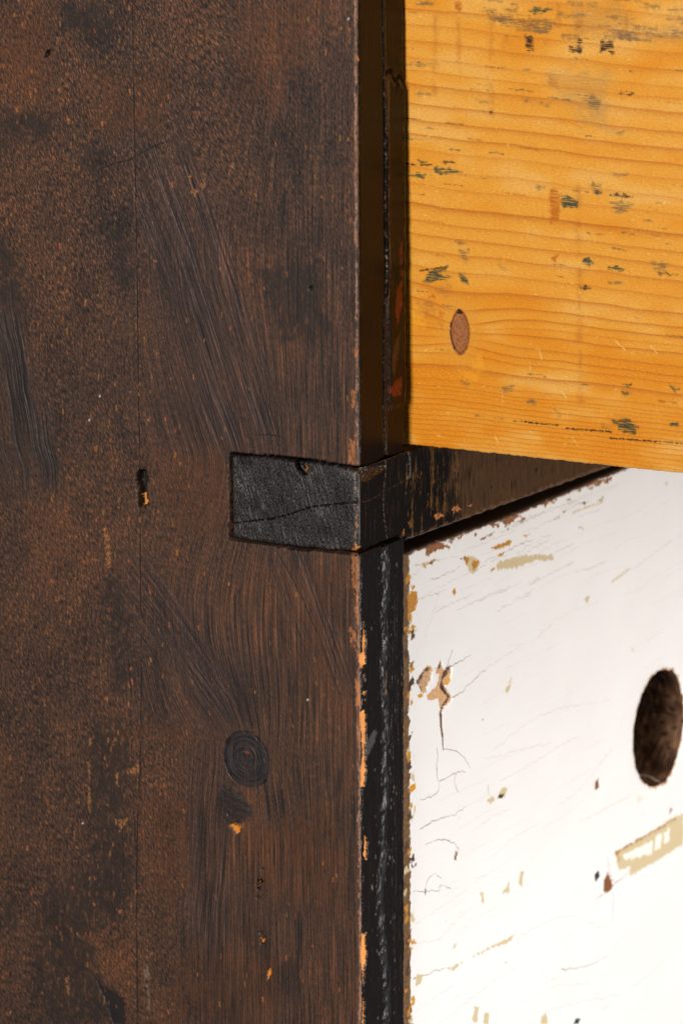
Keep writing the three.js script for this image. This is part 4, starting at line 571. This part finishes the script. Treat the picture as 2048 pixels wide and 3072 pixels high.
  for (let i = 0; i < 26; i++) { const x = 28 + rnd() * 112, y = topY(x) - 0.8 - Math.pow(rnd(), 2) * 6; Wt.mark([[x, y], [x + 1 + rnd() * 3, y + 0.3 * rnd()], [x + 0.8 + rnd() * 2, y - 0.3 - rnd() * 0.6]], { col: rnd() < 0.5 ? [128, 82, 46] : [150, 130, 108], a: 0.85, edge: 0.4, ef: 1, soft: 0.15, vary: 24, h: -0.1, seed: 1720 + i }); }
  const rim = []; for (let i = 0; i <= 60; i++) { const t = i / 60 * 6.2832; rim.push([HX + holeR(t) * Math.cos(t), HY + holeR(t) * Math.sin(t)]); }
  Wt.mark(rim, { col: [176, 122, 68], w: 0.9, edge: 0.7, ef: 0.6, soft: 0.2, a: 0.9, brk: 0.5, bf: [0.4, 0.4], vary: 24, seed: 1800 }, true);
  Wt.marks([[[156.5, -111], [158, -110], [161, -111.5], [158, -112.5]]], { col: [206, 190, 150], a: 0.3, edge: 0.5 });
}
const drawerB = thing('white_drawer', 'closed drawer with chipped white paint and a round pull hole', 'drawer');
const darkWood = new THREE.MeshStandardMaterial({ color: new THREE.Color().setRGB(0.12, 0.075, 0.042), roughness: 0.8 });
{
  const xs = span([22.9, 32, 24], [32, 66, 90], [66, 205, 240], [205, 576, 14]), rows = [];
  for (const [f, d] of [[0, 18], [0, 6], [0, 2], [0.05, 0.9], [0.25, 0.35], [0.6, 0.1]]) rows.push([f, d, 0]);
  for (const q of span([1, 20, 50], [20, 172, 300], [172, 300, 8])) rows.push([q, 0, 1]);
  const P0 = (i, j) => [xs[i], topY(xs[i]) - rows[j][0] + (rows[j][2] ? (topY(200) - topY(xs[i])) * 0 : 0)];
  const rad = (i, j) => { const [x, y] = P0(i, j); return [Math.hypot(x - HX, y - HY), Math.atan2(y - HY, x - HX)]; };
  const inside = (i, j) => { const [r, t] = rad(i, j); return r < holeR(t); };
  const at = (i, j) => { const [x, y] = P0(i, j), [r, t] = rad(i, j), R = holeR(t); return r < R && r > R - 1.4 ? [HX + R * Math.cos(t), HY + R * Math.sin(t)] : [x, y]; };
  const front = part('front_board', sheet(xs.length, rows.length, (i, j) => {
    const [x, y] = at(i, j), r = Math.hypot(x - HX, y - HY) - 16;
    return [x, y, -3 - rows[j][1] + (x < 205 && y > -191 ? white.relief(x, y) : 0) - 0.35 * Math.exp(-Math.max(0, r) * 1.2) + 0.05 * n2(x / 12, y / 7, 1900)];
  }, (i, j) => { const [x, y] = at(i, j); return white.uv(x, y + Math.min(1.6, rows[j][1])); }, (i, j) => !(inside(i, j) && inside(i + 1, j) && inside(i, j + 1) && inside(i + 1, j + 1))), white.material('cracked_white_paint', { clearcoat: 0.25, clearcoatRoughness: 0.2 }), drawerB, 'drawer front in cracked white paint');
  const hole = new Skin(0, 101, 0, 20, 6, 8);
  hole.fill((u, v, o) => {
    const m = fbm(u / 9, v / 5, 1910, 3), g = n2(u * 0.3, v * 0.8, 1911), c = n2(u * 0.5, v * 0.4, 1912);
    mix3(o, rgb(138, 102, 74), rgb(62, 36, 18), ss(-0.4, 0.5, m)); to3(o, rgb(172, 142, 116), ss(0.25, 0.8, g + 0.4 * c) * 0.5); to3(o, rgb(34, 18, 10), ss(0.3, 0.8, -c - m * 0.6) * 0.7);
    o.h = 0.15 * m + 0.06 * g + 0.05 * c; o.k = 0.8;
  });
  hole.mark([[78, 15], [80.5, 11], [81, 6], [79.5, 1.5]], { col: [226, 208, 190], w: 1.1, w2: 0.7, edge: 0.25, soft: 0.2, h: 0.3 }, true);
  hole.mark([[66, 1], [72, 0.6], [71, 7], [67, 9]], { col: [178, 140, 112], edge: 0.8, soft: 0.5, brk: 0.35, vary: 26 });
  const nu = 121, ds = span([0, 1, 5], [1, 19, 24]);
  part('pull_hole', sheet(nu, ds.length, (i, j) => {
    const t = i / (nu - 1) * 6.283185, d = ds[j], R = holeR(t) - 0.02 + (d > 0.5 ? 0.3 * fbm(Math.cos(t) * 5 + d * 0.1, Math.sin(t) * 5, 1920) * ss(0.5, 3, d) : 0);
    return [HX + R * Math.cos(t), HY + R * Math.sin(t), -3.3 - d];
  }, (i, j) => hole.uv(i / (nu - 1) * 101, ds[j])), hole.material('bored_wood'), front, 'rough brown wall of the bored pull hole');
  plank('side_board', 24, 36, -300, -22, -300, -21.4, darkWood, drawerB);
  plank('side_board', 540, 552, -300, -22, -300, -21.4, darkWood, drawerB);
  plank('back_board', 36.2, 539.8, -300, -24, -300, -288, darkWood, drawerB);
  plank('bottom_board', 36.2, 539.8, -312, -305, -300, -21.4, darkWood, drawerB);
}
// boards that close the chest behind and beside the drawers
plank('side_panel', 578.5, 600, -330, 260, -320, 0, darkWood, chest);
plank('back_panel', 0, 600, -330, 260, -333, -321, darkWood, chest);
plank('top_panel', -8, 608, 260.5, 282, -333, 12, darkWood, chest);
plank('base_panel', 0, 600, -352, -331, -333, 0, darkWood, chest);
plank('dust_board', 23, 577, -6, 2, -320, -23, darkWood, chest);

renderer.render(scene, camera);
